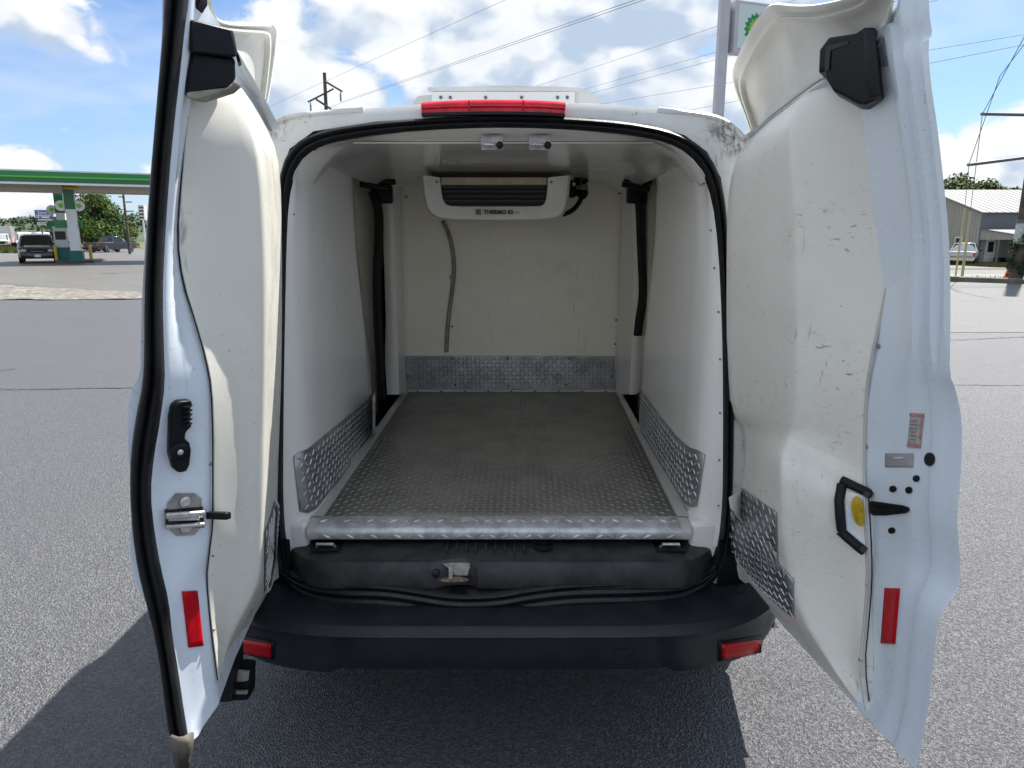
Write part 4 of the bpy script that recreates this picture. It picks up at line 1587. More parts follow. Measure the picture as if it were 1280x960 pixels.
# torn end of the seal
te = [[at(215, 918, 1.13), at(226, 922, 1.12), at(239, 915, 1.14)], [at(219, 935, 1.13), at(230, 930, 1.115), at(239, 930, 1.14)], [at(221, 950, 1.135), at(229, 945, 1.12), at(236, 945, 1.14)], [at(223, 966, 1.14), at(228, 966, 1.13), at(231, 966, 1.145)]]
solidify(MB().net(smooth_net(te, 1, 1)).build('torn_seal_end', M['torn'], dl, 60), 0.006)

LL = [
    ((240, 118), (262, 108), (288, 100), (300, 103)),
    ((233, 152), (268, 138), (305, 132), (322, 136)),
    ((230, 180), (274, 172), (320, 168), (341, 172)),
    ((227, 215), (276, 212), (328, 208), (351, 215)),
    ((221, 298), (276, 298), (333, 298), (353, 300)),
    ((228, 352), (280, 360), (334, 375), (353, 395)),
    ((244, 402), (288, 420), (334, 440), (352, 470)),
    ((257, 448), (294, 470), (333, 500), (350, 530)),
    ((264, 485), (296, 515), (332, 550), (348, 585)),
    ((266, 545), (297, 580), (331, 610), (347, 640)),
    ((266, 610), (296, 630), (330, 650), (346, 672)),
    ((266, 655), (296, 670), (329, 685), (345, 700)),
    ((261, 695), (294, 705), (327, 722), (338, 735)),
    ((258, 722), (286, 738), (314, 752), (326, 757)),
    ((263, 780), (276, 785), (293, 790), (306, 788)),
    ((272, 850), (276, 840), (280, 826), (283, 815)),
]
rows = []
for i, (a, m_, d, f) in enumerate(LL):
    Yd, Yf, Ym = 1.36, 1.785, 1.303
    if i == 0:
        Yd, Yf, Ym = 1.37, 1.52, 1.303
    if i == 1:
        Yd, Yf = 1.365, 1.64
    if i >= 13:
        k = (i - 12) / 3.0
        Yd, Yf, Ym = lerp(1.36, 1.30, k), lerp(1.78, 1.40, k), lerp(1.303, 1.275, k)
    pa, pm, pd, pf = at(*a, 1.25), at(*m_, Ym), at(*d, Yd), at(*f, Yf)
    lipn = Vector((0.006, -0.006, 0))
    r = [pa + Vector((-0.014, 0.004, 0)), pa, pa + lipn, lerp(pa, pm, 0.2) + lipn, pm, lerp(pm, pd, 0.6), lerp(pm, pd, 0.86), lerp(pm, pd, 0.96) + Vector((-0.001, 0.0015, 0)), lerp(pd, pf, 0.06) + Vector((-0.0015, 0.0, 0)), lerp(pd, pf, 0.2), lerp(pd, pf, 0.55), lerp(pd, pf, 0.86), lerp(pd, pf, 0.97), pf + Vector((-0.006, 0.004, 0)), pf + Vector((-0.05, 0.02, 0)), pf + Vector((-0.10, 0.01, 0))]
    rows.append(r)
rows.insert(0, [p + Vector((-0.06 * (j / 15) ** 0.5 - 0.005, 0.015, 0.022)) for j, p in enumerate(rows[0])])
linL = MB().net(smooth_net(rows, 0, 1)).build('liner', M['liner_clean'], dl, 75)
MB().tube([r[1] + (CAM - r[1]).normalized() * 0.003 for r in smooth_net(rows, 0, 1)[2:]], 0.0014, 5).build('liner_gap', M['rubber'], dl, 50)
bv_ll = bvh_of(linL, fl_)

FT = [(262, -40, 1.30), (262, -8, 1.38), (266, 14, 1.46), (272, 24, 1.53), (284, 28, 1.60), (300, 29, 1.68), (322, 29, 1.79), (343, 29, 1.90), (347, 34, 1.93), (346, 55, 1.95), (342, 85, 1.96), (337, 115, 1.96), (334, 128, 1.95), (330, 136, 1.92)]
FI = [(232, -30, 1.25), (236, 0, 1.30), (245, 30, 1.36), (255, 50, 1.42), (265, 65, 1.47), (275, 78, 1.52), (284, 88, 1.57), (292, 96, 1.62), (298, 102, 1.66), (304, 108, 1.70), (310, 115, 1.74), (316, 123, 1.79), (321, 129, 1.83), (326, 138, 1.86)]
flL, _ = flap(FT, FI, 'upper_flare', dl, -1)
solidify(flL, 0.004, 0)

# black cover at the top of the left door: upper box and lower sloping skirt
cL = solid_from_px('hinge_cover', [(237, 23), (292, 37), (297, 64), (296, 72), (237, 66)], lambda x: 1.175 + 0.0012 * (x - 237), (-0.036, 0.075, 0.016), M['plastic'], dl, 0.006)
solid_from_px('cover_skirt', [(239, 62), (294, 72), (295, 96), (292, 105), (284, 112), (248, 122), (233, 121), (234, 113)], lambda x: 1.195 + 0.0012 * (x - 237), (-0.036, 0.075, 0.016), M['plastic'], cL, 0.006)
solid_from_px('cover_lip', [(233, 115), (284, 109), (293, 100), (293, 105), (284, 113), (248, 124), (233, 122)], lambda x: 1.19 + 0.0012 * (x - 237), (0.0, 0.03, 0.0), M['beige'], cL, 0.002)
solid_from_px('cover_tab', [(296, 62), (301, 76), (297, 78), (295, 70)], lambda x: 1.26, (-0.01, 0.03, 0), M['plastic'], cL, 0.0)
solid_from_px('white_clip', [(228, 46), (237, 42), (236, 46), (231, 50)], lambda x: 1.22, (0.0, 0.01, 0), M['paint'], dl, 0.0)
# black rod bracket at the very top
solid_from_px('top_bracket', [(218, -30), (250, -30), (250, 0), (240, 16), (234, 19), (229, 10), (218, 2)], lambda x: 1.20, (0.0, 0.03, 0), M['plastic'], dl, 0.004)

# pull handle
hd, nn = on_surface('pull_handle', [(209, 520), (212, 505), (219, 499), (235, 498), (236.5, 503), (234, 508), (235, 517), (233, 522), (236, 530), (228, 538), (227, 546), (233, 551), (235, 560), (233, 578), (229, 586), (219, 588), (213, 583), (208, 565)],
                    bv_lf, M['plastic'], dl, 0.018, -0.002, 1, 0.005)
for k in range(5):
    y = 505 + 5.6 * k
    q, m_ = hit(229, y, bv_lf)
    MB().box(q + nn * 0.017, (0.010, 0.018, 0.0028)).build('grip_ridge', M['plastic'], hd)
p, m_ = hit(219, 561, bv_lf)
mx = m_.to_track_quat('Z', 'Y').to_matrix().to_4x4(); mx.translation = p + nn * 0.015
MB().lathe([(0.017, 0), (0.017, 0.004), (0.012, 0.006), (0.007, 0.006), (0.006, 0.003)], 18, mx).build('handle_boss', M['plastic'], hd, 40)
mx = mx.copy(); mx.translation = p + nn * 0.0195
MB().lathe([(0.0055, 0), (0.0055, 0.003), (0.003, 0.004)], 10, mx).build('screw', M['steel'], hd, 40)

# chrome latch on its plate
lp, nn = on_surface('latch_plate', [(209, 628), (219, 616), (243, 616), (251, 623), (251, 657), (242, 668), (220, 669), (210, 660)], bv_lf, M['latch_plate'], dl, 0.004, 0.001, 1, 0.001)
for x, y in ((230, 626), (231, 659)):
    p, m_ = hit(x, y, bv_lf)
    mx = m_.to_track_quat('Z', 'Y').to_matrix().to_4x4(); mx.translation = p + m_ * 0.005
    MB().lathe([(0.010, 0), (0.010, 0.002), (0.006, 0.003), (0.006, 0.0065), (0.004, 0.0065), (0.004, 0.004)], 14, mx).build('bolt', M['steel'], lp, 40)
on_surface('latch_housing', [(205, 636), (252, 632), (254, 658), (206, 658)], bv_lf, M['hole'], lp, 0.006, 0.002, 1, 0.001)
def bar(name, a, b_, w, t, parent, material, lift):
    pa, na = hit(*a, bv_lf); pb, nb = hit(*b_, bv_lf)
    pa += na * lift; pb += nb * lift
    m4 = frame_matrix((pa + pb) / 2, pb - pa, na)
    mb = MB().box((0, 0, 0), ((pb - pa).length, w, t))
    o = MB().add([m4 @ v for v in mb.v], mb.f).build(name, material, parent)
    return bevel(o, min(w, t) * 0.3, 2)
bar('latch_bar', (206, 642), (250, 637), 0.012, 0.010, lp, M['steel'], 0.018)
bar('latch_bar', (206, 656), (250, 651), 0.008, 0.010, lp, M['steel'], 0.016)
bar('latch_web', (210, 648), (246, 645), 0.007, 0.004, lp, M['steel'], 0.010)
pa = hit(252, 642, bv_lf)[0] + nn * 0.018
pb = pa + Vector((0.045, 0.015, -0.002))
m4 = frame_matrix((pa + pb) / 2, pb - pa, Vector((-0.3, -1, 0.2)))
mb = MB().box((0, 0, 0), ((pb - pa).length, 0.014, 0.016))
bevel(MB().add([m4 @ v for v in mb.v], mb.f).build('latch_tongue', M['plastic'], lp), 0.003)

quad_on('reflector', [(227, 739), (245.5, 738), (253, 807), (235, 809)], bv_lf, M['red'], dl, 0.0022, 0.003, 6, 10)
# tread plate on the flank of the liner
tpL = px_net([[(343, 626), (345, 630), (347.5, 632)], [(336, 650), (341, 656), (346.5, 660)], [(330.5, 664), (338, 690), (345.5, 698)], [(330, 712), (336, 720), (342, 716)], [(330, 742), (334, 738), (338, 733)]], 20, 8, bv_ll, 0.004)
kp = MB().net(tpL).build('tread_plate', M['alu_dull'], dl, 60)
solidify(kp, 0.003, 0)
du, dv = tpL[8][6] - tpL[8][5], tpL[9][5] - tpL[8][5]
sg = 1 if (du.cross(dv)).dot(CAM - tpL[8][5]) > 0 else -1
lugs_on_net('raised_lugs', tpL, sg, M['alu'], dl, 0.026, 0.024, 0.0055, 0.003, 0.006)
# check-arm block under the door foot
solid_from_px('check_arm', [(275, 806), (281, 800), (292, 820), (293, 846), (290, 878), (274, 879)], lambda x: 1.44, (0.0, 0.06, 0), M['rubber'], dl, 0.004)
ca = solid_from_px('check_block', [(288, 850), (295, 838), (311, 840), (310, 876), (290, 877)], lambda x: 1.47, (0.0, 0.05, 0), M['plastic'], dl, 0.004)
solid_from_px('check_cap', [(288, 850), (295, 838), (311, 840), (310, 851), (294, 853), (295, 864), (309, 864), (309, 868), (291, 868)], lambda x: 1.462, (0.0, 0.006, 0), M['beige'], ca, 0.001)
for x, y in ((262, 580 ), (266, 694), (267, 787)):
    screw_on('screw', x, y, 0.003, bv_ll, M['ink_faded'], dl)

# ------------------------------------------------------------------ surroundings
def sstep(x, a, b):
    t = max(0.0, min(1.0, (x - a) / (b - a)))
    return t * t * (3 - 2 * t)


def dip(x, y):                                    # the ground falls away a little beyond the kerb on the right
    return -0.65 * sstep(y, 24.5, 55) * sstep(x, 2, 14)


def gz(px, py):
    z = 0.0
    for _ in range(20):
        p = gnd(px, py, z)
        z = dip(p.x, p.y)
    p.z = z
    return p


def sheet(name, c, material, off, n=16, m=16):
    """c: four ground corners (x, y) -> a draped sheet"""
    c = [Vector((q[0], q[1], 0)) for q in c]
    rows = []
    for i in range(n + 1):
        a, b_ = lerp(c[0], c[3], i / n), lerp(c[1], c[2], i / n)
        r = []
        for k in range(m + 1):
            p = lerp(a, b_, k / m)
            r.append(Vector((p.x, p.y, dip(p.x, p.y) + off)))
        rows.append(r)
    o = MB().net(rows).build(name, material)
    if o.data.polygons[0].normal.z < 0:
        o.data.flip_normals()
    return structure(o)


M['asphalt'] = asphalt('asphalt_lot', (0.044, 0.045, 0.050), (0.146, 0.149, 0.160), (0.063, 0.064, 0.069), 160.0, 0.8, 0.12, 0.45, 0.50)
M['old_asphalt'] = asphalt('pale_old_asphalt', (0.080, 0.079, 0.077), (0.185, 0.182, 0.176), (0.118, 0.116, 0.112), 60.0, 0.4, 0.4, 0.8)
M['concrete'] = asphalt('apron_concrete', (0.105, 0.10, 0.093), (0.17, 0.163, 0.152), (0.138, 0.132, 0.121), 20.0, 0.2, 0.2, 0.8)
M['gravel'] = asphalt('pale_gravel', (0.12, 0.11, 0.09), (0.34, 0.31, 0.26), (0.22, 0.20, 0.165), 9.0, 1.0, 0.0, 0.4)
M['road'] = asphalt('road_asphalt', (0.11, 0.11, 0.112), (0.19, 0.19, 0.195), (0.15, 0.15, 0.15), 20.0, 0.2, 0.2, 0.6)
M['tar'] = mat('tar_seam', (0.065, 0.065, 0.067), 0.6, var=0.4, scale=12)
M['grass_base'] = mat('dry_grass_ground', (0.075, 0.09, 0.03), 0.9, scale=0.4, col2=(0.13, 0.12, 0.055))

g = sheet('ground', [(-1500, -60), (1500, -60), (1500, 2600), (-1500, 2600)], M['grass_base'], 0.0, 2, 2)
# finer ground where it dips, as one sheet with the rest
bpy.data.objects.remove(g)
xs_ = [-1500, -300, -60, 0] + [2 + k for k in range(0, 14, 2)] + [20, 40, 80, 300, 1500]
ys_ = [-60, 0, 20, 24] + [26 + 3 * k for k in range(11)] + [80, 150, 400, 1000, 2600]
rows = [[Vector((x, y, dip(x, y))) for x in xs_] for y in ys_]
structure(MB().net(rows).build('ground', M['grass_base']))
sheet('asphalt_lot', [(-60, -20), (60, -20), (60, 23.0), (-60, 23.0)], M['asphalt'], 0.010, 8, 8)
# left: apron, gravel strip, road
sheet('concrete_apron', [(-90, 17.0), (2.0, 17.0), (2.0, 62), (-90, 62)], M['concrete'], 0.016, 4, 4)
sheet('road', [(-160, 62), (2, 62), (2, 92), (-160, 92)], M['road'], 0.018, 4, 4)
gp = [gnd(x, y) for x, y in ((-260, 377), (0, 376), (190, 374.5), (360, 373))]
gq = [gnd(x, y) for x, y in ((-260, 345), (0, 357.5), (190, 367.5), (360, 372))]
mb = MB()
R_ = resample(gp, 40), resample(gq, 40)
rows = []
for k in range(7):
    r = []
    for a, b_ in zip(*R_):
        p = lerp(a, b_, k / 6)
        j = random.uniform(-0.12, 0.12)
        r.append(Vector((p.x + j, p.y + (j if k in (0, 6) else 0), 0.022 + (0.03 if 0 < k < 6 else 0) + random.uniform(0, 0.02))))
    rows.append(r)
gs = mb.net(rows).build('gravel_strip', M['gravel'], smooth=60)
structure(gs)
sheet('old_asphalt_strip', [gnd(-260, 377), gnd(-260, 330.0), gnd(-259, 330), gnd(-259, 377)], M['old_asphalt'], 0.0, 1, 1)
bpy.data.objects.remove(bpy.data.objects['old_asphalt_strip'])
# right: the paler old surface, kerb, shoulder, lane, grass, drive
sheet('old_asphalt', [(1.0, 10.4), (60, 10.9), (60, 22.5), (1.0, 22.5)], M['old_asphalt'], 0.016, 4, 4)
sheet('gravel_shoulder', [(2, 23.2), (60, 23.2), (60, 29.0), (2, 29.0)], M['gravel'], 0.020, 6, 6)
sheet('lane', [(2, 29.0), (80, 29.0), (80, 38.0), (2, 38.0)], M['concrete'], 0.024, 10, 10)
sheet('drive', [(2, 45.0), (80, 44.0), (80, 62.0), (2, 62.0)], M['concrete'], 0.022, 10, 10)


def crack(name, pts, w, z):
    a, b_ = [], []
    pts = [gnd(x, y) for x, y in pts]
    pts = resample(pts, 60)
    for p in pts:
        ww = w * random.uniform(0.35, 1.1)
        j = random.uniform(-0.012, 0.012)
        a.append(Vector((p.x, p.y - ww / 2 + j, z)))
        b_.append(Vector((p.x, p.y + ww / 2 + j, z)))
    structure(MB().net([a, b_]).build(name, M['tar']))


crack('tar_seam', [(-60, 489), (60, 488), (120, 486.5), (300, 486.5)], 0.035, 0.015)
crack('tar_seam', [(1000, 482), (1200, 482.5), (1400, 484)], 0.028, 0.015)
crack('tar_seam', [(-20, 467), (20, 462)], 0.045, 0.015)
crack('tar_seam', [(-60, 352), (0, 356.5), (90, 363), (180, 368)], 0.16, 0.058)
crack('tar_seam', [(1100, 424), (1200, 426), (1300, 421)], 0.05, 0.021)

# old weathered timber kerb on the right
kp_ = resample([gnd(1100, 350.5), gnd(1188, 352), gnd(1240, 354), gnd(1300, 356.5)], 30)
prev = None
M['kerb'] = mat('mossy_old_kerb', (0.17, 0.165, 0.15), 0.85, scale=2.2, col2=(0.10, 0.11, 0.07), bump=0.5, bscale=30)
rows = []
for p in kp_:
    rows.append([p + Vector((0, -0.13, 0.0)), p + Vector((0, -0.12, 0.16 + random.uniform(-.01, .01))), p + Vector((0, -0.02, 0.19)), p + Vector((0, 0.12, 0.18 + random.uniform(-.01, .01))), p + Vector((0, 0.13, 0))])
structure(MB().net(rows).build('kerb', M['kerb'], smooth=50))

# ------------------------------------------------------------------ foliage
def leaf_cloud(name, blobs, n, size, material, parent=None, up=0.35):
    """many small leaf faces spread through the volume of several lobes"""
    vs = np.zeros((n * 4, 3))
    w = np.array([b_[3] * b_[4] * b_[5] for b_ in blobs]) ** 0.75
    idx = rng.choice(len(blobs), n, p=w / w.sum())
    B = np.array(blobs)[idx]
    d = rng.normal(size=(n, 3)); d /= np.linalg.norm(d, axis=1)[:, None]
    rad = rng.uniform(0.45, 1.08, n) ** 0.7
    c = B[:, :3] + d * B[:, 3:6] * rad[:, None]
    nn = d + rng.normal(size=(n, 3)) * 0.7; nn[:, 2] += up
    nn /= np.linalg.norm(nn, axis=1)[:, None]
    t = np.cross(nn, rng.normal(size=(n, 3))); t /= np.linalg.norm(t, axis=1)[:, None]
    b2 = np.cross(nn, t)
    s = size * rng.uniform(0.6, 1.4, n)[:, None]
    vs[0::4] = c - t * s * 0.5
    vs[1::4] = c - b2 * s * 0.28
    vs[2::4] = c + t * s * 0.5
    vs[3::4] = c + b2 * s * 0.28
    me = bpy.data.meshes.new(name)
    f = np.arange(n * 4).reshape(n, 4)
    me.from_pydata(vs.tolist(), [], f.tolist())
    me.materials.append(material)
    o = bpy.data.objects.new(name, me)
    COL.objects.link(o)
    if parent is not None:
        o.parent = parent
    return o


M['leaf'] = foliage('mid_green_leaves', (0.030, 0.070, 0.016), (0.13, 0.20, 0.042), 0.45)
M['leaf_dark'] = foliage('dark_leaves', (0.014, 0.030, 0.014), (0.035, 0.060, 0.025), 0.6)
M['leaf_olive'] = foliage('olive_leaves', (0.040, 0.075, 0.018), (0.14, 0.18, 0.048), 0.3)
M['leaf_far'] = foliage('far_leaves', (0.034, 0.062, 0.032), (0.075, 0.105, 0.052), 0.03)
M['bark'] = mat('bark', (0.10, 0.08, 0.06), 0.9, var=0.4, scale=5)


def tree(name, label, base, h, w, lobes, n, size, material, trunk_r=0.14, low=0.12, group=None, cat='tree'):
    t = thing(name, label, cat, base, 0, group)
    mb = MB()
    top = h * 0.72
    mb.tube([(0, 0, -0.1), (0.03 * h, 0, h * 0.25), (0, 0.02 * h, top)], [trunk_r, trunk_r * 0.75, trunk_r * 0.25], 8)
    bl = []
    for k in range(lobes):
        a = 2 * math.pi * k / lobes + random.uniform(-.5, .5)
        f = random.uniform(low, 0.92)
        prof = math.sin(math.pi * min(1, (f + 0.25) / 1.25)) ** 0.7
        r = w * 0.5 * prof * random.uniform(0.35, 0.80)
        c = (math.cos(a) * r, math.sin(a) * r, h * f)
        s = w * random.uniform(0.13, 0.24)
        bl.append((*c, s, s, s * random.uniform(0.7, 1.0)))
        if k % 2 == 0:
            mb.tube([(0, 0, h * 0.25 + 0.3 * h * f), (c[0] * 0.6, c[1] * 0.6, c[2] * 0.85 + 0.1), c], [trunk_r * 0.5, trunk_r * 0.3, trunk_r * 0.1], 6)
    mb.build('trunk', M['bark'], t, 50)
    leaf_cloud('crown', bl, n, size, material, t)
    return t


p = gz(123, 314)
tree('leafy_tree', 'big leafy green tree standing behind the dark blue pickup truck', (p.x, p.y, 0), 7.0, 7.2, 34, 9000, 0.34, M['leaf'], 0.2, 0.08)
p = gz(73, 314)
tree('evergreen_shrub', 'dark round evergreen shrub right behind the dark minivan', (p.x, p.y, 0), 2.6, 2.3, 14, 2500, 0.16, M['leaf_dark'], 0.08, 0.1, cat='shrub')
p = gnd(157, 310)
tree('low_tree', 'low yellowish bush to the right of the big leafy tree', (p.x, p.y, 0), 3.6, 5.0, 14, 1800, 0.36, M['leaf_olive'], 0.1, 0.1, cat='shrub')

for (px, top, Y, w, lab) in ((1192, 224, 92, 9, 'olive green tree rising behind the grey metal roof, next to the van door'), (1228, 231, 96, 7, 'darker bushy tree behind the middle of the grey metal roof'),
                             (1258, 238, 98, 8, 'green tree behind the right end of the metal roof near the vine covered pole')):
    q = at(px, top, Y)
    tree('leafy_tree', lab, (q.x, q.y, -0.6), q.z + 0.6, w, 40, 10000, 0.50, M['leaf_olive'], 0.2, 0.2)

# wooded hill far behind the station
hb_ = MB()
rows = []
for i in range(9):
    y = 300 + 45 * i
    r = []
    for k in range(54):
        x = -620 + 27 * k
        hgt = (5.0 + 17.0 * sstep(i, 0, 8)) * (0.9 + 0.14 * math.sin(k * 0.6 + 0.5) + 0.06 * math.sin(k * 1.7)) - 1.5
        r.append(Vector((x, y, hgt if i else -0.5)))
    rows.append(r)
hill = structure(hb_.net(rows).build('hill', M['leaf_far'], smooth=60))
bvh_h = bvh_of(hill)
bl = []
for _ in range(1300):
    x, y = random.uniform(-600, 790), random.uniform(305, 650)
    q = bvh_h.ray_cast(Vector((x, y, 100)), Vector((0, 0, -1)))[0]
    if q is None:
        continue
    s = random.uniform(3.0, 5.5)
    bl.append((x, y, q.z + 1.2, s, s, s * 0.75))
fw = leaf_cloud('far_wood', bl, 46000, 2.3, M['leaf_far'])
structure(fw, 'stuff', 'wooded green hillside beyond the road')

# ------------------------------------------------------------------ vehicles
M['glass_car'] = mat('dark_car_glass', (0.010, 0.013, 0.015), 0.06, coat=0.5)
M['chrome'] = mat('chrome_trim', (0.6, 0.6, 0.6), 0.15, 1.0)
M['headlamp'] = mat('headlamp_glass', (0.60, 0.62, 0.60), 0.12, coat=0.6)
M['tail'] = mat('tail_lamp', (0.45, 0.01, 0.01), 0.2, coat=0.5)
M['plate'] = mat('number_plate', (0.75, 0.76, 0.78), 0.4)


def car_paint(name, c):
    return mat(name, c, 0.25, 0.0, coat=0.7, var=0.06, scale=1.5)


def car(name, label, cat, loc, rz, stations, cabin, paint, wheels, r_w, lights_front, lights_rear, group=None, extras=None):
    """stations: (y, z_bottom, z_belt, z_top, half width at belt, half width at top), nose at +y. cabin: station index (windscreen foot, roof front, roof rear, rear window foot)"""
    t = thing(name, label, cat, loc, rz, group)
    rows = []
    for (y, zb, zl, zt, wb, wt) in stations:
        c = [(0, zt), (wt * 0.75, zt - 0.015), (wt, zt - 0.06), (wb * 0.985, zl + 0.02), (wb, zl - 0.10), (wb * 1.0, (zb + zl) / 2), (wb * 0.96, zb + 0.08), (wb * 0.9, zb), (0, zb)]
        full = [Vector((-x, y, z)) for x, z in c[::-1]] + [Vector((x, y, z)) for x, z in c[1:-1]]
        rows.append(full)
    mb = MB().net(rows, True)
    nc = len(rows[0])
    mb.f.append(tuple(range(nc))[::-1]); mb.f.append(tuple((len(rows) - 1) * nc + k for k in range(nc)))
    o = mb.build('body', paint, t)
    bm = bmesh.new(); bm.from_mesh(o.data); bmesh.ops.recalc_face_normals(bm, faces=bm.faces); bm.to_mesh(o.data); bm.free()
    bevel(o, 0.05, 2, 22)

    def S(i, side, f):
        y, zb, zl, zt, wb, wt = stations[i]
        a, b_ = Vector((side * wt, y, zt - 0.06)), Vector((side * wb * 0.985, y, zl + 0.02))
        return lerp(a, b_, f)
    iw, r0, r1, ir = cabin

    def pane(nm, quad, off):
        cen_ = sum(quad, Vector()) / 4
        n_ = (quad[1] - quad[0]).cross(quad[3] - quad[0]).normalized()
        if n_.dot(cen_ - Vector((0, (stations[r0][0] + stations[r1][0]) / 2, 0.9))) < 0:
            n_ = -n_
        q = [lerp(cen_, v, 0.90) + n_ * off for v in quad]
        MB().prism(q, n_ * 0.012).build(nm, M['glass_car'], t)
    pane('windscreen', [S(iw, -1, 0.35), S(iw, 1, 0.35), S(r0, 1, 0.0), S(r0, -1, 0.0)], 0.012)
    pane('rear_window', [S(ir, -1, 0.5), S(ir, 1, 0.5), S(r1, 1, 0.0), S(r1, -1, 0.0)], 0.012)
    for s in (-1, 1):
        ks = list(range(r0, r1 + 1)) if r0 < r1 else list(range(r0, r1 - 1, -1))
        for a, b_ in zip(ks[:-1], ks[1:]):
            pane('side_window', [S(a, s, 0.05), S(b_, s, 0.05), S(b_, s, 0.95), S(a, s, 0.95)], 0.02)
    for y in wheels:
        for s in (-1, 1):
            wbw = stations[2][4]
            wheel(t, (s * (wbw - 0.10), y, r_w), r_w, 0.22, M['rubber'], M['steel'], 16)
    yn = stations[-1][0]
    for nm, x, y, z, sx, sy, sz, m_ in lights_front + lights_rear + (extras or []):
        if nm in ('headlamp', 'mirror'):
            for s in (-1, 1):
                MB().blob((s * x, y, z), (sx, sy, sz), 10, 6).build(nm, m_, t, 60)
        elif nm in ('tail_lamp', 'fog_lamp'):
            for s in (-1, 1):
                bevel(MB().box((s * x, y, z), (sx, sy, sz)).build(nm, m_, t), 0.01)
        else:
            bevel(MB().box((x, y, z), (sx, sy, sz)).build(nm, m_, t), 0.012)
    return t


van_st = [(-2.35, 0.35, 0.95, 1.00, 0.90, 0.80), (-2.30, 0.28, 1.02, 1.62, 0.94, 0.76), (-2.10, 0.26, 1.04, 1.72, 0.97, 0.78), (-0.8, 0.25, 1.04, 1.76, 1.0, 0.78), (0.35, 0.25, 1.03, 1.74, 1.0, 0.76),
          (0.75, 0.25, 1.02, 1.66, 1.0, 0.74), (1.55, 0.25, 1.0, 1.06, 0.99, 0.86), (2.05, 0.26, 0.88, 0.94, 0.95, 0.80), (2.38, 0.30, 0.72, 0.78, 0.86, 0.72), (2.46, 0.34, 0.58, 0.64, 0.78, 0.62)]
p = gz(50, 329)
p = p + Vector((p.x, p.y, 0)).normalized() * 2.2
mv = car('minivan', 'dark minivan with a white front plate parked at the fuel station, facing the lot', 'minivan', (p.x, p.y, 0), R(-147), van_st, (6, 5, 2, 1), car_paint('dark_grey_blue_paint', (0.018, 0.021, 0.028)), (-1.5, 1.5), 0.34,
         [('headlamp', 0.68, 2.30, 0.72, 0.21, 0.16, 0.12, M['headlamp']), ('grille', 0, 2.44, 0.66, 0.72, 0.06, 0.12, M['plastic']), ('grille_bar', 0, 2.47, 0.70, 0.66, 0.04, 0.03, M['chrome']),
          ('number_plate', 0, 2.50, 0.44, 0.32, 0.03, 0.16, M['plate']), ('bumper_strip', 0, 2.46, 0.36, 1.3, 0.06, 0.10, M['plastic']), ('mirror', 1.10, 1.05, 1.10, 0.12, 0.07, 0.09, M['plastic'])],
         [('tail_lamp', 0.86, -2.36, 1.05, 0.12, 0.06, 0.4, M['tail'])],
         extras=[('fog_lamp', 0.62, 2.42, 0.42, 0.16, 0.05, 0.08, M['headlamp'])])
suv_st = [(-2.30, 0.45, 0.95, 1.00, 0.86, 0.74), (-2.22, 0.32, 1.02, 1.35, 0.92, 0.70), (-1.85, 0.28, 1.04, 1.66, 0.95, 0.68), (-0.7, 0.26, 1.02, 1.72, 0.97, 0.70), (0.30, 0.26, 1.0, 1.66, 0.97, 0.70),
          (0.55, 0.26, 1.0, 1.58, 0.97, 0.68), (1.20, 0.27, 0.99, 1.06, 0.96, 0.84), (1.95, 0.30, 0.88, 0.94, 0.93, 0.78), (2.30, 0.36, 0.66, 0.72, 0.80, 0.66)]
p = gz(141, 315.5)
p = p + Vector((p.x, p.y, 0)).normalized() * 1.0
pk_st = [(-2.75, 0.48, 1.02, 1.06, 0.94, 0.90), (-2.70, 0.45, 1.04, 1.08, 0.96, 0.92), (-0.80, 0.36, 1.06, 1.10, 0.98, 0.92), (-0.74, 0.36, 1.10, 1.30, 0.98, 0.84), (-0.55, 0.36, 1.10, 1.74, 0.98, 0.72), (0.35, 0.36, 1.10, 1.76, 0.98, 0.72),
         (0.60, 0.36, 1.10, 1.68, 0.98, 0.72), (1.15, 0.36, 1.08, 1.14, 0.97, 0.86), (2.35, 0.40, 1.0, 1.06, 0.95, 0.80), (2.55, 0.45, 0.80, 0.86, 0.90, 0.72)]
p = at(1203, 329, 57.5)
white_car = car_paint('white_car_paint', (0.55, 0.56, 0.57))
pk = car('pickup_truck', 'white pickup truck seen from behind in front of the grey metal building', 'pickup', (p.x, p.y, dip(p.x, p.y) + 0.02), R(-36), pk_st, (7, 6, 4, 3), white_car, (-1.7, 1.6), 0.38,
         [('headlamp', 0.7, 2.5, 0.86, 0.18, 0.08, 0.10, M['headlamp'])],
         [('tail_lamp', 0.86, -2.76, 0.84, 0.16, 0.05, 0.34, M['tail']), ('bumper', 0, -2.84, 0.46, 1.8, 0.14, 0.18, M['chrome']), ('number_plate', 0.25, -2.92, 0.46, 0.30, 0.02, 0.15, M['plate']), ('tailgate_trim', 0, -2.77, 0.66, 1.5, 0.02, 0.04, M['plastic']),
          ('mirror', 1.12, 0.9, 1.15, 0.10, 0.07, 0.10, M['plastic'])])
p = gz(141, 315.5)
p = p + Vector((p.x, p.y, 0)).normalized() * 0.5
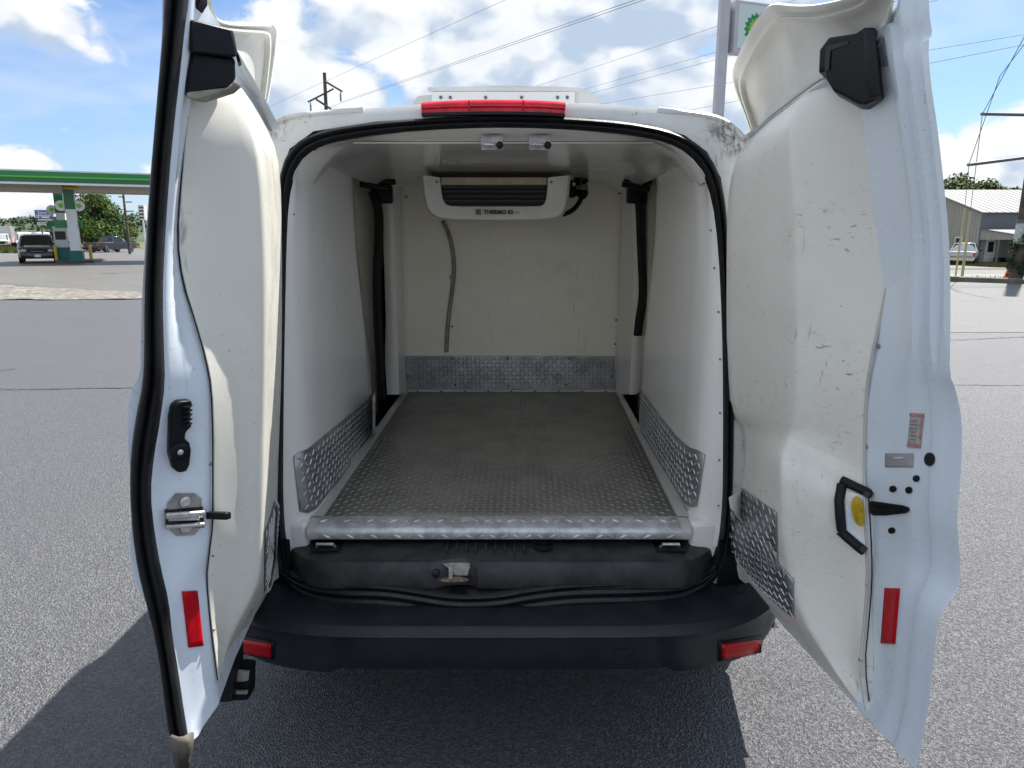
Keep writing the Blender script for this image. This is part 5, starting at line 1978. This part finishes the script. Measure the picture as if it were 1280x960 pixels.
car('pickup_truck', 'dark blue pickup truck with red tail lamps in front of the big leafy tree', 'pickup', (p.x, p.y, 0), R(-14), pk_st, (7, 6, 4, 3), car_paint('dark_blue_paint', (0.012, 0.016, 0.028)), (-1.7, 1.6), 0.36,
    [('headlamp', 0.7, 2.5, 0.86, 0.18, 0.08, 0.10, M['headlamp'])],
    [('tail_lamp', 0.86, -2.76, 0.84, 0.16, 0.05, 0.34, M['tail']), ('bumper', 0, -2.84, 0.46, 1.8, 0.14, 0.18, M['plastic']), ('number_plate', 0, -2.78, 0.74, 0.32, 0.03, 0.16, M['plate']),
     ('mirror', 1.12, 0.9, 1.15, 0.10, 0.07, 0.10, M['plastic'])])
# white vans and the box truck beyond the road
wv_st = [(-2.8, 0.45, 1.2, 2.3, 0.96, 0.86), (-2.7, 0.40, 1.25, 2.42, 1.0, 0.90), (-1.0, 0.36, 1.25, 2.45, 1.0, 0.90), (1.0, 0.36, 1.25, 2.40, 1.0, 0.86), (1.35, 0.36, 1.22, 2.22, 1.0, 0.82), (2.05, 0.36, 1.15, 1.25, 0.98, 0.84), (2.7, 0.42, 0.9, 0.98, 0.92, 0.74)]
for (px, rz, lab) in ((33, -150, 'white van beyond the road showing above the roof of the dark minivan'), (55, -140, 'white van under the blue store sign, half hidden by the dark minivan')):
    p = at(px, 309, 104); p.z = 0
    car('white_van', lab, 'van', (p.x, p.y, 0.0), R(rz), wv_st, (5, 4, 1, 0), white_car, (-1.7, 1.8), 0.38,
        [('headlamp', 0.7, 2.55, 0.9, 0.16, 0.12, 0.12, M['headlamp']), ('grille', 0, 2.70, 0.75, 1.0, 0.06, 0.16, M['plastic'])], [('tail_lamp', 0.9, -2.82, 1.2, 0.10, 0.05, 0.5, M['tail'])], group='white vans beyond the road')
p = at(5, 310, 108); p.z = 0
bt = car('box_truck', 'white box truck at the left edge of the frame beyond the road', 'truck', (p.x, p.y, 0), R(-150), [(0.2, 0.5, 1.3, 2.2, 1.0, 0.9), (0.3, 0.45, 1.3, 2.25, 1.02, 0.92), (0.9, 0.45, 1.3, 2.25, 1.02, 0.9), (1.2, 0.45, 1.3, 2.15, 1.02, 0.88), (1.7, 0.45, 1.2, 1.3, 1.0, 0.9), (2.6, 0.5, 1.1, 1.18, 0.95, 0.8)],
         (4, 3, 1, 0), white_car, (-3.2, 1.9), 0.42, [('headlamp', 0.72, 2.52, 0.85, 0.16, 0.12, 0.12, M['headlamp']), ('grille', 0, 2.60, 0.85, 1.0, 0.06, 0.3, M['plastic'])], [])
bevel(MB().box((0, -2.4, 2.1), (2.4, 5.0, 2.5)).build('cargo_box', white_car, bt), 0.03)
rc = at(18, 309, 112)
car('red_car', 'small red car between the white box truck and the white van', 'car', (rc.x, rc.y, 0), R(-100), suv_st, (6, 5, 2, 1), car_paint('red_car_paint', (0.35, 0.03, 0.02)), (-1.4, 1.42), 0.34,
    [('headlamp', 0.66, 2.12, 0.80, 0.16, 0.14, 0.08, M['headlamp'])], [('tail_lamp', 0.76, -2.30, 1.02, 0.26, 0.10, 0.12, M['tail'])])

# ------------------------------------------------------------------ fuel station
M['green_dark'] = mat('dark_green_fascia', (0.006, 0.13, 0.045), 0.35, coat=0.2)
M['green_mid'] = mat('mid_green_fascia', (0.006, 0.21, 0.05), 0.35, coat=0.2)
M['green_light'] = mat('bright_green_stripe', (0.10, 0.52, 0.03), 0.35)
M['soffit'] = mat('tan_soffit', (0.40, 0.36, 0.31), 0.6, var=0.1, scale=1)
M['teal'] = mat('teal_column_foot', (0.01, 0.13, 0.12), 0.5)
M['petal_mid'] = mat('light_green_petal', (0.22, 0.52, 0.03), 0.4)
M['bollard'] = mat('yellow_bollard_paint', (0.65, 0.45, 0.03), 0.5)
A0 = at(0, 229, 37.6); A1 = at(183, 233, 40.2)
dirv = Vector((A1.x - A0.x, A1.y - A0.y, 0)).normalized()
nrm = Vector((-dirv.y, dirv.x, 0))
L0 = Vector((A0.x, A0.y, 0)) - dirv * 14
Lc = 14 + 9.5 + 7.0
can = thing('station_canopy', 'green fuel station canopy with a bright green stripe over tan underside', 'canopy', (L0.x, L0.y, 0))
Rm = Matrix((dirv, nrm, Vector((0, 0, 1)))).transposed()


def cbox(name, u0, u1, v0, v1, z0_, z1_, m_, par=None):
    mb = MB().box(((u0 + u1) / 2, (v0 + v1) / 2, (z0_ + z1_) / 2), (u1 - u0, v1 - v0, z1_ - z0_))
    mb.v = [Rm @ v for v in mb.v]
    return mb.build(name, m_, par or can)


cbox('roof_deck', 0.05, Lc - 0.05, 0.05, 8.15, 4.40, 5.0, M['soffit'])
zz = [(4.30, 4.42, 'white', 'fascia_edge', 0.02), (4.42, 4.66, 'green_dark', 'fascia', 0.0), (4.66, 4.74, 'green_light', 'fascia_stripe', -0.03), (4.74, 4.98, 'green_mid', 'fascia', 0.0), (4.98, 5.06, 'white', 'fascia_edge', 0.02)]
for a, b_, m_, nm, pr in zz:
    cbox(nm, -0.02, Lc + 0.02, pr, 0.10, a + 0.001, b_ - 0.001, M[m_])
    cbox(nm, Lc - 0.10, Lc + 0.02 - pr, 0.11, 8.2, a + 0.001, b_ - 0.001, M[m_])
    cbox(nm, -0.02, Lc + 0.02, 8.10, 8.2, a + 0.001, b_ - 0.001, M[m_])
base = gnd(97, 329.5)
loc = Rm.transposed() @ (base - L0)
c2 = at(83, 320, 46.5); c2.z = 0
loc2 = Rm.transposed() @ (c2 - L0)
for (u, v) in ((loc.x, loc.y + 0.1), (loc2.x, loc2.y)):
    cbox('column', u - 0.25, u + 0.25, v - 0.2, v + 0.2, 0.75, 3.1, M['white'])
    cbox('column_head', u - 0.26, u + 0.26, v - 0.21, v + 0.21, 3.101, 4.40, M['green_dark'])
    cbox('column_foot', u - 0.34, u + 0.34, v - 0.30, v + 0.30, 0.15, 0.75, M['teal'])
    cbox('column_sign', u - 0.95, u + 0.45, v + 0.25, v + 0.30, 2.05, 2.50, M['green_mid'])
    for du_ in (-0.45, 0.45):
        mx = Matrix.Translation(Rm @ Vector((u + du_, v - 0.10, 3.30))) @ Rm.to_4x4() @ Matrix.Rotation(R(90), 4, 'X')
        d_ = MB().lathe([(0.30, 0), (0.30, 0.05)], 16, mx).build('round_emblem', M['white'], can, 40)
        MB().lathe([(0.13, 0.05), (0.13, 0.06)], 16, mx).build('emblem_ring', M['petal_mid'], d_, 40)
mx = Rm @ Vector((loc.x + 0.2, loc.y - 0.15, 4.28))
MB().blob(mx, (0.5, 0.3, 0.10)).build('canopy_lamp', M['bollard'], can, 60)
isl = gnd(93, 328.5)
il = thing('fuel_island', 'concrete pump island with teal sides and yellow guard under the canopy column', 'pump island', (isl.x - 0.35, isl.y + 1.2, 0), math.atan2(dirv.y, dirv.x))
bevel(MB().box((0, 0.5, 0.09), (2.0, 4.6, 0.18)).build('island_base', M['concrete'], il), 0.03)
MB().box((-0.55, -1.3, 0.55), (0.9, 0.35, 0.75)).build('planter', M['teal'], il)
for x in (-0.95, 0.85):
    MB().tube([(x, -1.6, 0.1), (x, -1.6, 1.05)], 0.09, 10).build('bollard', M['bollard'], il, 50)
pu = at(80, 320, 43.0)
fp = thing('fuel_pump', 'grey and white fuel pump half hidden behind the canopy column', 'fuel pump', (pu.x, pu.y, 0.18), math.atan2(dirv.y, dirv.x))
bevel(MB().box((0, 0, 1.0), (0.75, 0.5, 2.0)).build('cabinet', M['white'], fp), 0.03)
MB().box((0, -0.26, 1.45), (0.55, 0.03, 0.5)).build('display', M['hole'], fp)
MB().box((0, 0, 2.15), (0.85, 0.45, 0.28)).build('topper', M['green_mid'], fp)
for s in (-1, 1):
    MB().tube([(s * 0.42, -0.1, 1.5), (s * 0.55, -0.2, 0.7), (s * 0.45, -0.1, 0.4), (s * 0.40, -0.1, 1.1)], 0.025, 6).build('pump_hose', M['rubber'], fp, 60)

# ------------------------------------------------------------------ signs on the left
M['sign_blue'] = mat('blue_sign', (0.10, 0.16, 0.36), 0.4)
M['sign_navy'] = mat('navy_sign', (0.05, 0.055, 0.11), 0.4)
M['sign_teal'] = mat('blue_green_sign', (0.03, 0.12, 0.24), 0.4)
M['pole'] = mat('painted_pole', (0.10, 0.10, 0.11), 0.5)


def board(name, px0, py0, px1, py1, Y, m_, par, L):
    a, b_ = at(px0, py0, Y), at(px1, py1, Y)
    return MB().box(Vector(((a.x + b_.x) / 2, Y, (a.z + b_.z) / 2)) - L, (b_.x - a.x, 0.25, a.z - b_.z)).build(name, m_, par)


def sign_text(body, px, py, Y, size, m_, par, L, xs=1.0):
    p = at(px, py, Y) - L
    p.y = Y - 0.13 - L.y
    return text_mesh('lettering', body, size, frame_matrix(p, Vector((1, 0, 0)), Vector((0, -1, 0))), m_, par, 0.004, 0.0, xs)


def sign_bars(px0, px1, py, Y, h, m_, par, L):
    x = px0
    k = 0
    mb = MB()
    while x < px1 - 0.2:
        w_ = 0.5 + 0.35 * ((k * 7) % 3)
        a, b_ = at(x, py, Y), at(min(x + w_, px1), py, Y)
        mb.box(Vector(((a.x + b_.x) / 2, Y - 0.13, a.z)) - L, (b_.x - a.x, 0.008, h * (0.8 + 0.2 * ((k * 5) % 2))))
        x += w_ + 0.28
        k += 1
    o = mb.build('worn_print', m_, par)
    o['kind'] = 'stuff'


Ys = 98
L = Vector((at(55, 300, Ys).x, Ys, 0))
sg_ = thing('store_sign', 'tall store sign of three boards, blue over navy over white, above the dark minivan', 'sign', L)
board('top_board', 43.5, 262.5, 66.5, 271, Ys, M['sign_blue'], sg_, L)
board('middle_board', 46, 272, 67, 277, Ys, M['sign_navy'], sg_, L)
board('lower_board', 47, 278, 67, 281, Ys, M['white'], sg_, L)
for px in (48, 60.5):
    a = at(px, 264, Ys); MB().tube([Vector((a.x, Ys + 0.2, 0)) - L, Vector((a.x, Ys + 0.2, a.z)) - L], 0.10, 8).build('post', M['pole'], sg_, 50)
sign_text("Jim's", 56, 266.2, Ys, 0.70, M['white'], sg_, L, 1.5)
sign_bars(46, 65, 269.6, Ys, 0.16, M['white'], sg_, L)
sign_bars(48, 66, 274.6, Ys, 0.26, M['white'], sg_, L)
sign_bars(49, 66, 279.6, Ys, 0.16, M['ink_faded'], sg_, L)
Yc = 92
L = Vector((at(75, 300, Yc).x, Yc, 0))
sb = thing('blue_sign', 'blue sign board with a white letter C beside the canopy column', 'sign', L)
board('board', 70, 270.5, 79, 283, Yc, M['sign_teal'], sb, L)
sign_text('C', 74.5, 275.5, Yc, 0.75, M['white'], sb, L, 1.2)
sign_bars(71.5, 77.5, 281, Yc, 0.16, M['white'], sb, L)
MB().tube([(0, 0.2, 0), (0, 0.2, at(75, 272, Yc).z)], 0.1, 8).build('post', M['pole'], sb, 50)
Yr = 30
L = Vector((at(178, 320, Yr).x, Yr, 0))
sr = thing('roadside_sign', 'white roadside notice on two white legs beside the seal of the open van door', 'sign', L)
M['notice'] = mat('white_notice', (0.62, 0.62, 0.62), 0.5)
board('board', 174, 256.5, 183, 275, Yr, M['notice'], sr, L)
for x, px in ((0, 176), (1, 181)):
    a = at(px, 270, Yr)
    MB().tube([Vector((a.x, Yr + 0.14, 0)) - L, Vector((a.x, Yr + 0.14, a.z)) - L], 0.035, 8).build('leg', M['white'], sr, 50)
for k in range(4):
    sign_bars(175.8, 181.5, 259.6 + 4.2 * k, Yr, 0.075, M['ink'], sr, L)

# ------------------------------------------------------------------ the pylon sign with the sunburst
Yp = 18.0
pb, pt = at(899, 298, Yp), at(907, -60, Yp)
px_ = at(902.5, 60, Yp).x
L = Vector((px_, Yp, 0))
py_s = thing('pylon_sign', 'tall square pole sign with a green and yellow sunburst emblem above the van roof', 'pole sign', L)
M['pole_white'] = mat('pale_lilac_grey_paint', (0.52, 0.52, 0.56), 0.4, var=0.1, scale=2)
zt_ = at(905, -40, Yp).z
bevel(MB().box((0, 0, zt_ / 2), (0.235, 0.235, zt_)).build('pole', M['pole_white'], py_s), 0.01)
c0 = at(912, 2, Yp) - L
c1 = at(912, 66, Yp) - L
yaw = R(20)
ux = Vector((math.cos(yaw), math.sin(yaw), 0)); un = Vector((math.sin(yaw), -math.cos(yaw), 0))
Hs = c0.z - c1.z
Wd = 1.75
def sbox(name, u0, u1, z0_, z1_, d0, d1, m_, par):
    o = Vector((c1.x, 0, c1.z))
    mb = MB()
    vs = []
    for d in (d0, d1):
        for (u, z) in ((u0, z0_), (u1, z0_), (u1, z1_), (u0, z1_)):
            vs.append(o + ux * u + Vector((0, 0, z)) + un * d)
    mb.add(vs, [(0, 3, 2, 1), (4, 5, 6, 7), (0, 1, 5, 4), (1, 2, 6, 5), (2, 3, 7, 6), (3, 0, 4, 7)])
    ob = mb.build(name, m_, par)
    bm = bmesh.new(); bm.from_mesh(ob.data); bmesh.ops.recalc_face_normals(bm, faces=bm.faces); bm.to_mesh(ob.data); bm.free()
    return ob
sbx = sbox('sign_box', 0, Wd, 0, Hs, -0.20, 0.14, M['pole_white'], py_s)
M['sign_face'] = mat('pale_sign_face', (0.60, 0.70, 0.68), 0.35, coat=0.2)
sbox('sign_face', 0.09, Wd - 0.07, 0.09, Hs - 0.07, 0.14, 0.150, M['sign_face'], sbx)
M['petal_dark'] = mat('dark_green_petal', (0.0, 0.24, 0.09), 0.4)
M['petal_yellow'] = mat('yellow_petal', (0.85, 0.72, 0.04), 0.4)
ce = Vector((c1.x, 0, c1.z)) + ux * 0.66 + Vector((0, 0, Hs * 0.46))
mfx = frame_matrix(ce + un * 0.152, ux, un)
for ring_i, (r_in, r_out, cnt, m_, wd) in enumerate(((0.20, 0.405, 18, 'petal_dark', 0.075), (0.14, 0.30, 18, 'petal_mid', 0.055), (0.09, 0.215, 18, 'petal_yellow', 0.040))):
    mb = MB()
    for k in range(cnt):
        a = 2 * math.pi * (k + 0.5 * (ring_i % 2)) / cnt
        c, s = math.cos(a), math.sin(a)
        q = [(r_in, 0), ((r_in + r_out) / 2, -wd), (r_out, 0), ((r_in + r_out) / 2, wd)]
        z = 0.002 + 0.003 * ring_i
        vs = [mfx @ Vector((u * c - v * s, u * s + v * c, z)) for u, v in q] + [mfx @ Vector((u * c - v * s, u * s + v * c, z - 0.002)) for u, v in q]
        mb.add(vs, [(0, 1, 2, 3), (7, 6, 5, 4), (0, 4, 5, 1), (1, 5, 6, 2), (2, 6, 7, 3), (3, 7, 4, 0)])
    mb.build('emblem_petals', M[m_], sbx)
MB().lathe([(0.105, 0.009), (0.105, 0.012), (0.0, 0.0125)], 18, mfx).build('emblem_centre', M['white'], sbx)
text_mesh('lettering', 'bp', 0.30, frame_matrix(ce + ux * 0.50 + Vector((0, 0, 0.40)) + un * 0.153, ux, un), M['petal_dark'], sbx, 0.002, 0.0, 0.9)

# ------------------------------------------------------------------ utility poles and wires
M['timber'] = mat('weathered_timber', (0.10, 0.085, 0.07), 0.85, var=0.4, scale=3, bump=0.3, bscale=40)
M['wire'] = mat('power_wire', (0.07, 0.075, 0.085), 0.5)
M['insul'] = mat('grey_insulator', (0.16, 0.20, 0.24), 0.3)


def beam(mb, a, b_, w):
    mb.tube([a, b_], w, 6)


Yf = 62.0
L = Vector((at(407, 140, Yf).x, Yf, 0))
pf_ = thing('utility_pole', 'far timber power pole with a slanting braced crossarm above the van roof', 'utility pole', L)
top = at(405.5, 91, Yf) - L
MB().tube([(0, 0, 0), top], [0.20, 0.14], 10).build('pole', M['timber'], pf_, 50)
for a, b_, r_ in (((406, 101.5), (428, 114.5), 0.085), ((385, 127.5), (417, 111), 0.07), ((395, 124), (414, 136.5), 0.09)):
    MB().tube([at(*a, Yf - 0.2) - L, at(*b_, Yf - 0.2) - L], r_, 6).build('crossarm', M['timber'], pf_, 40)
for a in ((425.5, 115), (388, 128)):
    MB().lathe([(0.05, -0.75), (0.09, -0.7), (0.06, -0.6), (0.09, -0.5), (0.06, -0.4), (0.09, -0.3), (0.06, -0.2), (0.04, 0)], 8, Matrix.Translation(at(a[0], a[1], Yf - 0.2) - L)).build('insulator', M['insul'], pf_, 50)

for (pxb, pxt, pyt, Y, lab, arms) in ((160.5, 155, 236, 66, 'thin timber pole with three short arms between the leafy tree and the roadside notice', ((148, 246, 156, 246.5), (157, 252.5, 165, 252.5), (158, 264, 167, 264))),
                                      (121, 118.5, 233, 92, 'slim lamp pole rising behind the crown of the big leafy tree', ((119, 241, 128, 244),))):
    a = at(pxb, 300, Y); b_ = at(pxt, pyt, Y)
    L = Vector((a.x, Y, 0))
    u = thing('utility_pole', lab, 'utility pole', L)
    MB().tube([(0, 0, 0), Vector((a.x, Y, b_.z)) - L], [0.13, 0.09] if Y < 70 else [0.08, 0.05], 8).build('pole', M['timber'], u, 50)
    for x0, y0, x1, y1 in arms:
        MB().tube([at(x0, y0, Y - 0.1) - L, at(x1, y1, Y - 0.1) - L], 0.05, 6).build('arm', M['timber'], u, 50)

# near pole on the right, vines, long arms and the stayed guys
pbse = gnd(1274, 353)
L = Vector((pbse.x + 0.12, pbse.y + 0.35, 0))
np_ = thing('utility_pole', 'big timber utility pole at the right edge with vines round its foot', 'utility pole', L)
MB().tube([(0, 0, -0.2), (0, 0, 5.0), (0, 0, 11.5)], [0.215, 0.185, 0.14], 12).build('pole', M['timber'], np_, 50)
M['pole_band'] = mat('pale_pole_sleeve', (0.50, 0.56, 0.55), 0.5, scale=6, col2=(0.30, 0.35, 0.34))
MB().tube([(0, 0, 1.25), (0, 0, 2.02)], 0.222, 14).build('pole_sleeve', M['pole_band'], np_, 50)
MB().tube([(0, 0, 1.93), (0, 0, 2.06)], 0.232, 14).build('sleeve_band', M['pole'], np_, 50)
arm_ends = []
for (x0, y0, x1, y1) in ((1228, 142.5, 1330, 144.5), (1211, 206, 1330, 191)):
    a, b_ = at(x0, y0, L.y - 0.25), at(x1, y1, L.y - 0.25)
    arm_ends.append(a)
    MB().tube([a - L, b_ - L], 0.05, 8).build('standoff_arm', M['pole'], np_, 50)
    MB().lathe([(0.05, -0.04), (0.07, 0), (0.05, 0.04)], 8, Matrix.Translation(a - L)).build('arm_clamp', M['insul'], np_, 50)
bl = []
for k in range(36):
    a = random.uniform(0, 2 * math.pi); z = random.uniform(0.1, 1.55)
    w_ = 0.24 - 0.04 * z
    bl.append((math.cos(a) * w_ - 0.06, math.sin(a) * w_ - 0.06, z, 0.12, 0.12, 0.16))
iv = leaf_cloud('ivy', bl, 1500, 0.075, M['leaf_dark'])
iv.location = L
tag(iv, 'dark green ivy climbing the foot of the big utility pole', 'ivy')
M['guard'] = mat('pale_yellow_guy_guard', (0.42, 0.39, 0.17), 0.5)
for k, (gtop, gbot, upper, lab) in enumerate((((1206, 260), (1194, 348), [arm_ends[1], at(1250, 95, L.y - 2), at(1300, 30, L.y - 3)], 'left guy wire with a pale yellow guard anchored behind the kerb'),
                                              ((1213, 264), (1203, 349), [arm_ends[0], at(1262, 80, L.y - 2), at(1300, 10, L.y - 3)], 'right guy wire with a pale yellow guard anchored behind the kerb'))):
    b0 = gnd(*gbot)
    t0 = at(gtop[0], gtop[1], b0.y + 0.25)
    gw = thing('guy_wire', lab, 'guy wire', b0, group='guy wires of the big utility pole')
    MB().tube([t0 - b0] + [q - b0 for q in upper], 0.011, 5).build('wire', M['wire'], gw)
    MB().tube([Vector((0, 0, 0)), lerp(Vector((0, 0, 0)), t0 - b0, 0.5), t0 - b0], 0.030, 8).build('guard', M['guard'], gw, 50)
b0 = gnd(1201.5, 349)
st_ = thing('marker_stake', 'short yellow stake leaning between the two guy wires behind the kerb', 'stake', b0)
MB().tube([Vector((0, 0, 0)), at(1208.5, 298, b0.y + 0.05) - b0], 0.034, 8).build('stake_rod', M['guard'], st_, 50)

cone_p = gnd(1261, 351)
cone = thing('traffic_cone', 'small orange traffic cone standing against the foot of the vine covered pole', 'traffic cone', cone_p + Vector((0, 0.1, 0)))
M['orange'] = mat('orange_cone', (0.75, 0.14, 0.05), 0.5)
MB().lathe([(0.13, 0.03), (0.11, 0.10), (0.035, 0.44), (0.02, 0.45)], 14).build('cone_body', M['orange'], cone, 50)
bevel(MB().box((0, 0, 0.015), (0.33, 0.33, 0.03)).build('cone_foot', M['orange'], cone), 0.008)


def wire(pts, lab, r=0.014, sag=0.0):
    P_ = [at(*q) for q in pts]
    a, b_ = P_[0], P_[-1]
    out_ = []
    for i in range(25):
        s = i / 24
        p = lerp(a, b_, s)
        p.z -= sag * 4 * s * (1 - s)
        out_.append(p)
    o = MB().tube(out_, r * 0.75, 5).build('power_line', M['wire'])
    tag(o, lab, 'power line', 'power lines across the sky')


wire([(425, 128, Yf), (805, -4, 24)], 'upper wire of the close pair running up from the far braced pole', 0.012)
wire([(388, 142, Yf), (840, -12, 23)], 'lower wire of the close pair running up from the far braced pole', 0.012)
wire([(300, 150, 75), (640, -4, 34)], 'lone faint power line crossing left of the braced pole top', 0.011)
wire([(640, 118, 50), (1010, -5, 26)], 'highest power line passing left of the pole sign', 0.010)
wire([(690, 123, 50), (1310, -52, 22)], 'second highest power line passing behind the pole sign', 0.010)
wire([(700, 127, 48), (1290, -32, 20)], 'third power line down behind the pole sign', 0.010)
wire([(720, 135, 46), (1300, 40, 20)], 'power line to the right of the van door, upper of the lower pair', 0.010)
wire([(800, 150, 40), (1300, 52, 19)], 'lowest power line, just above the metal roof side of the door', 0.010)

# ------------------------------------------------------------------ metal building on the right
M['siding'] = mat('grey_tan_metal_siding', (0.33, 0.32, 0.30), 0.55, var=0.08, scale=0.8)
M['siding_dark'] = mat('slate_metal_band', (0.13, 0.145, 0.16), 0.5)
M['metal_roof'] = mat('galvanised_roof', (0.15, 0.15, 0.165), 0.6, 0.0, var=0.12, scale=0.6)
M['shade_in'] = mat('porch_interior', (0.26, 0.25, 0.24), 0.7)
gX, gY0, gY1, gZ = 41.9, 62.5, 79.0, -0.63
L = Vector((gX, gY0, gZ))
bd = thing('metal_building', 'grey metal building with a pale roof and an open porch behind the white pickup', 'building', L)
W2, EV, RI = 8.6, 4.35, 6.75
D2 = (gY1 - gY0) / 2


def bb(name, x0, x1, y0, y1, z0_, z1_, m_, par=None):
    return MB().box(((x0 + x1) / 2, (y0 + y1) / 2, (z0_ + z1_) / 2), (x1 - x0, y1 - y0, z1_ - z0_)).build(name, m_, par or bd)


gab = [Vector((0, 0, 0)), Vector((0, 0, EV)), Vector((0, D2, RI)), Vector((0, 2 * D2, EV)), Vector((0, 2 * D2, 0))]
gw = MB().prism(gab, Vector((0.15, 0, 0))).build('gable_wall', M['siding'], bd)
for k in range(40):
    y = 0.2 + k * 0.4
    h = EV + (RI - EV) * (1 - abs(y - D2) / D2)
    if y < 2 * D2:
        MB().box((-0.012, y, h / 2), (0.024, 0.05, h - 0.05)).build('siding_rib', M['siding'], gw)
bb('front_wall', 0.15, W2, 0.0, 0.15, 0, EV, M['siding'])
bb('upper_band', -0.02, W2, -0.06, -0.003, 2.95, EV - 0.02, M['siding_dark'])
bb('end_wall', W2, W2 + 0.15, 0, 2 * D2, 0, EV, M['siding'])
ov = 0.35
for s in (0, 1):
    y0, y1 = (-ov, D2) if s == 0 else (2 * D2 + ov, D2)
    zE = EV - ov * (RI - EV) / D2 + 0.04
    q = [Vector((-ov, y0, zE)), Vector((W2 + ov, y0, zE)), Vector((W2 + ov, y1, RI + 0.04)), Vector((-ov, y1, RI + 0.04))]
    rf = MB().prism(q, Vector((0, 0, 0.07))).build('roof', M['metal_roof'], bd)
    for k in range(15):
        x = -ov + 0.1 + k * 0.64
        a, b_ = Vector((x, y0, zE + 0.08)), Vector((x, y1, RI + 0.12))
        MB().tube([a, b_], 0.03, 4).build('roof_seam', M['metal_roof'], rf)
q = [Vector((-0.06, -ov, EV - 0.28)), Vector((-0.06, D2, RI - 0.06)), Vector((-0.06, D2, RI + 0.06)), Vector((-0.06, -ov, EV - 0.12))]
MB().prism(q, Vector((0.05, 0, 0))).build('rake_trim', M['siding_dark'], bd)
# lean-to porch towards the camera
PF = -5.2
q = [Vector((-0.2, 0.0, 2.93)), Vector((W2, 0.0, 2.93)), Vector((W2, PF - 0.3, 2.28)), Vector((-0.2, PF - 0.3, 2.28))]
MB().prism(q, Vector((0, 0, 0.06))).build('porch_roof', M['metal_roof'], bd)
q = [Vector((0.0, -0.005, 2.90)), Vector((0.0, PF, 2.28)), Vector((0.0, PF, 1.98)), Vector((0.0, -0.005, 1.98))]
pw = MB().prism(q, Vector((0.1, 0, 0))).build('porch_gable', M['siding'], bd)
for k in range(13):
    y = -0.3 - 0.4 * k
    h1 = 2.90 + (2.28 - 2.90) * (y / PF)
    MB().box((-0.010, y, (h1 + 1.98) / 2), (0.02, 0.05, h1 - 1.98 - 0.03)).build('siding_rib', M['siding'], pw)
q = [Vector((-0.05, 0.0, 2.90)), Vector((-0.05, PF - 0.3, 2.25)), Vector((-0.05, PF - 0.3, 2.34)), Vector((-0.05, 0.0, 2.99))]
MB().prism(q, Vector((0.04, 0, 0))).build('porch_trim', M['siding_dark'], bd)
bb('porch_back', 2.6, 2.7, PF, -0.01, 0, 2.3, M['siding'])
bb('porch_floor', 0, 2.6, PF, -0.01, 0.0, 0.06, M['concrete'])
bb('porch_post', -0.02, 0.12, PF - 0.06, PF + 0.10, 0, 2.0, M['white'])
bb('porch_post', -0.01, 0.10, -2.55, -2.40, 0, 1.98, M['siding_dark'])
bb('low_wall', 2.45, 2.59, PF + 0.2, -2.2, 0.06, 0.95, M['white'])
dr_ = bb('door', 0.6, 1.5, -0.06, -0.005, 0.05, 2.0, M['white'])
bb('door_pane', 0.8, 1.3, -0.075, -0.062, 0.9, 1.8, M['glass_car'], dr_)
for k in range(2):
    bb('dark_box', 1.0, 2.0, -1.6 - 1.5 * k, -0.7 - 1.5 * k, 0.06, 0.45, M['plastic'])
wn = bb('window', -0.05, -0.026, 2.3, 3.4, 0.95, 2.25, M['white'])
bb('pane', -0.062, -0.051, 2.43, 3.27, 1.08, 1.58, M['glass_car'], wn)
bb('pane', -0.062, -0.051, 2.43, 3.27, 1.63, 2.13, M['glass_car'], wn)
for k in (1,):
    bb('corner_trim', -0.04, 0.16, -0.03, 0.16, 0, EV - 0.2, M['siding_dark'])

# grass strips in front of the building and beside the road
def grass_patch(name, poly4, n, size, m_):
    c = [gz(x, y) for x, y in poly4]
    mb_v, mb_f = [], []
    for k in range(n):
        u, v = random.random(), random.random()
        p = lerp(lerp(c[0], c[1], u), lerp(c[3], c[2], u), v)
        z = dip(p.x, p.y)
        a = random.uniform(0, math.pi)
        w_ = size * random.uniform(0.1, 0.2)
        h = size * random.uniform(0.5, 1.2)
        d = Vector((math.cos(a) * w_, math.sin(a) * w_, 0))
        tip = Vector((p.x + random.uniform(-.3, .3) * h, p.y + random.uniform(-.3, .3) * h, z + h))
        b0_ = len(mb_v)
        mb_v += [Vector((p.x, p.y, z)) - d, Vector((p.x, p.y, z)) + d, tip]
        mb_f.append((b0_, b0_ + 1, b0_ + 2))
    o = link_mesh(name, mb_v, mb_f, m_)
    structure(o, 'stuff')
    return o


M['grass'] = foliage('verge_grass', (0.06, 0.08, 0.02), (0.13, 0.13, 0.045), 1.2)
grass_patch('grass', [(1180, 330.5), (1285, 336), (1285, 332.5), (1180, 327.5)], 5000, 0.22, M['grass'])
grass_patch('grass', [(-60, 317), (40, 317), (40, 309), (-60, 309)], 6000, 0.45, M['grass'])
for k in range(26):
    pass
grass_patch('weeds', [(1200, 351.5), (1262, 353.5), (1262, 350), (1200, 348.5)], 130, 0.16, M['leaf_olive'])
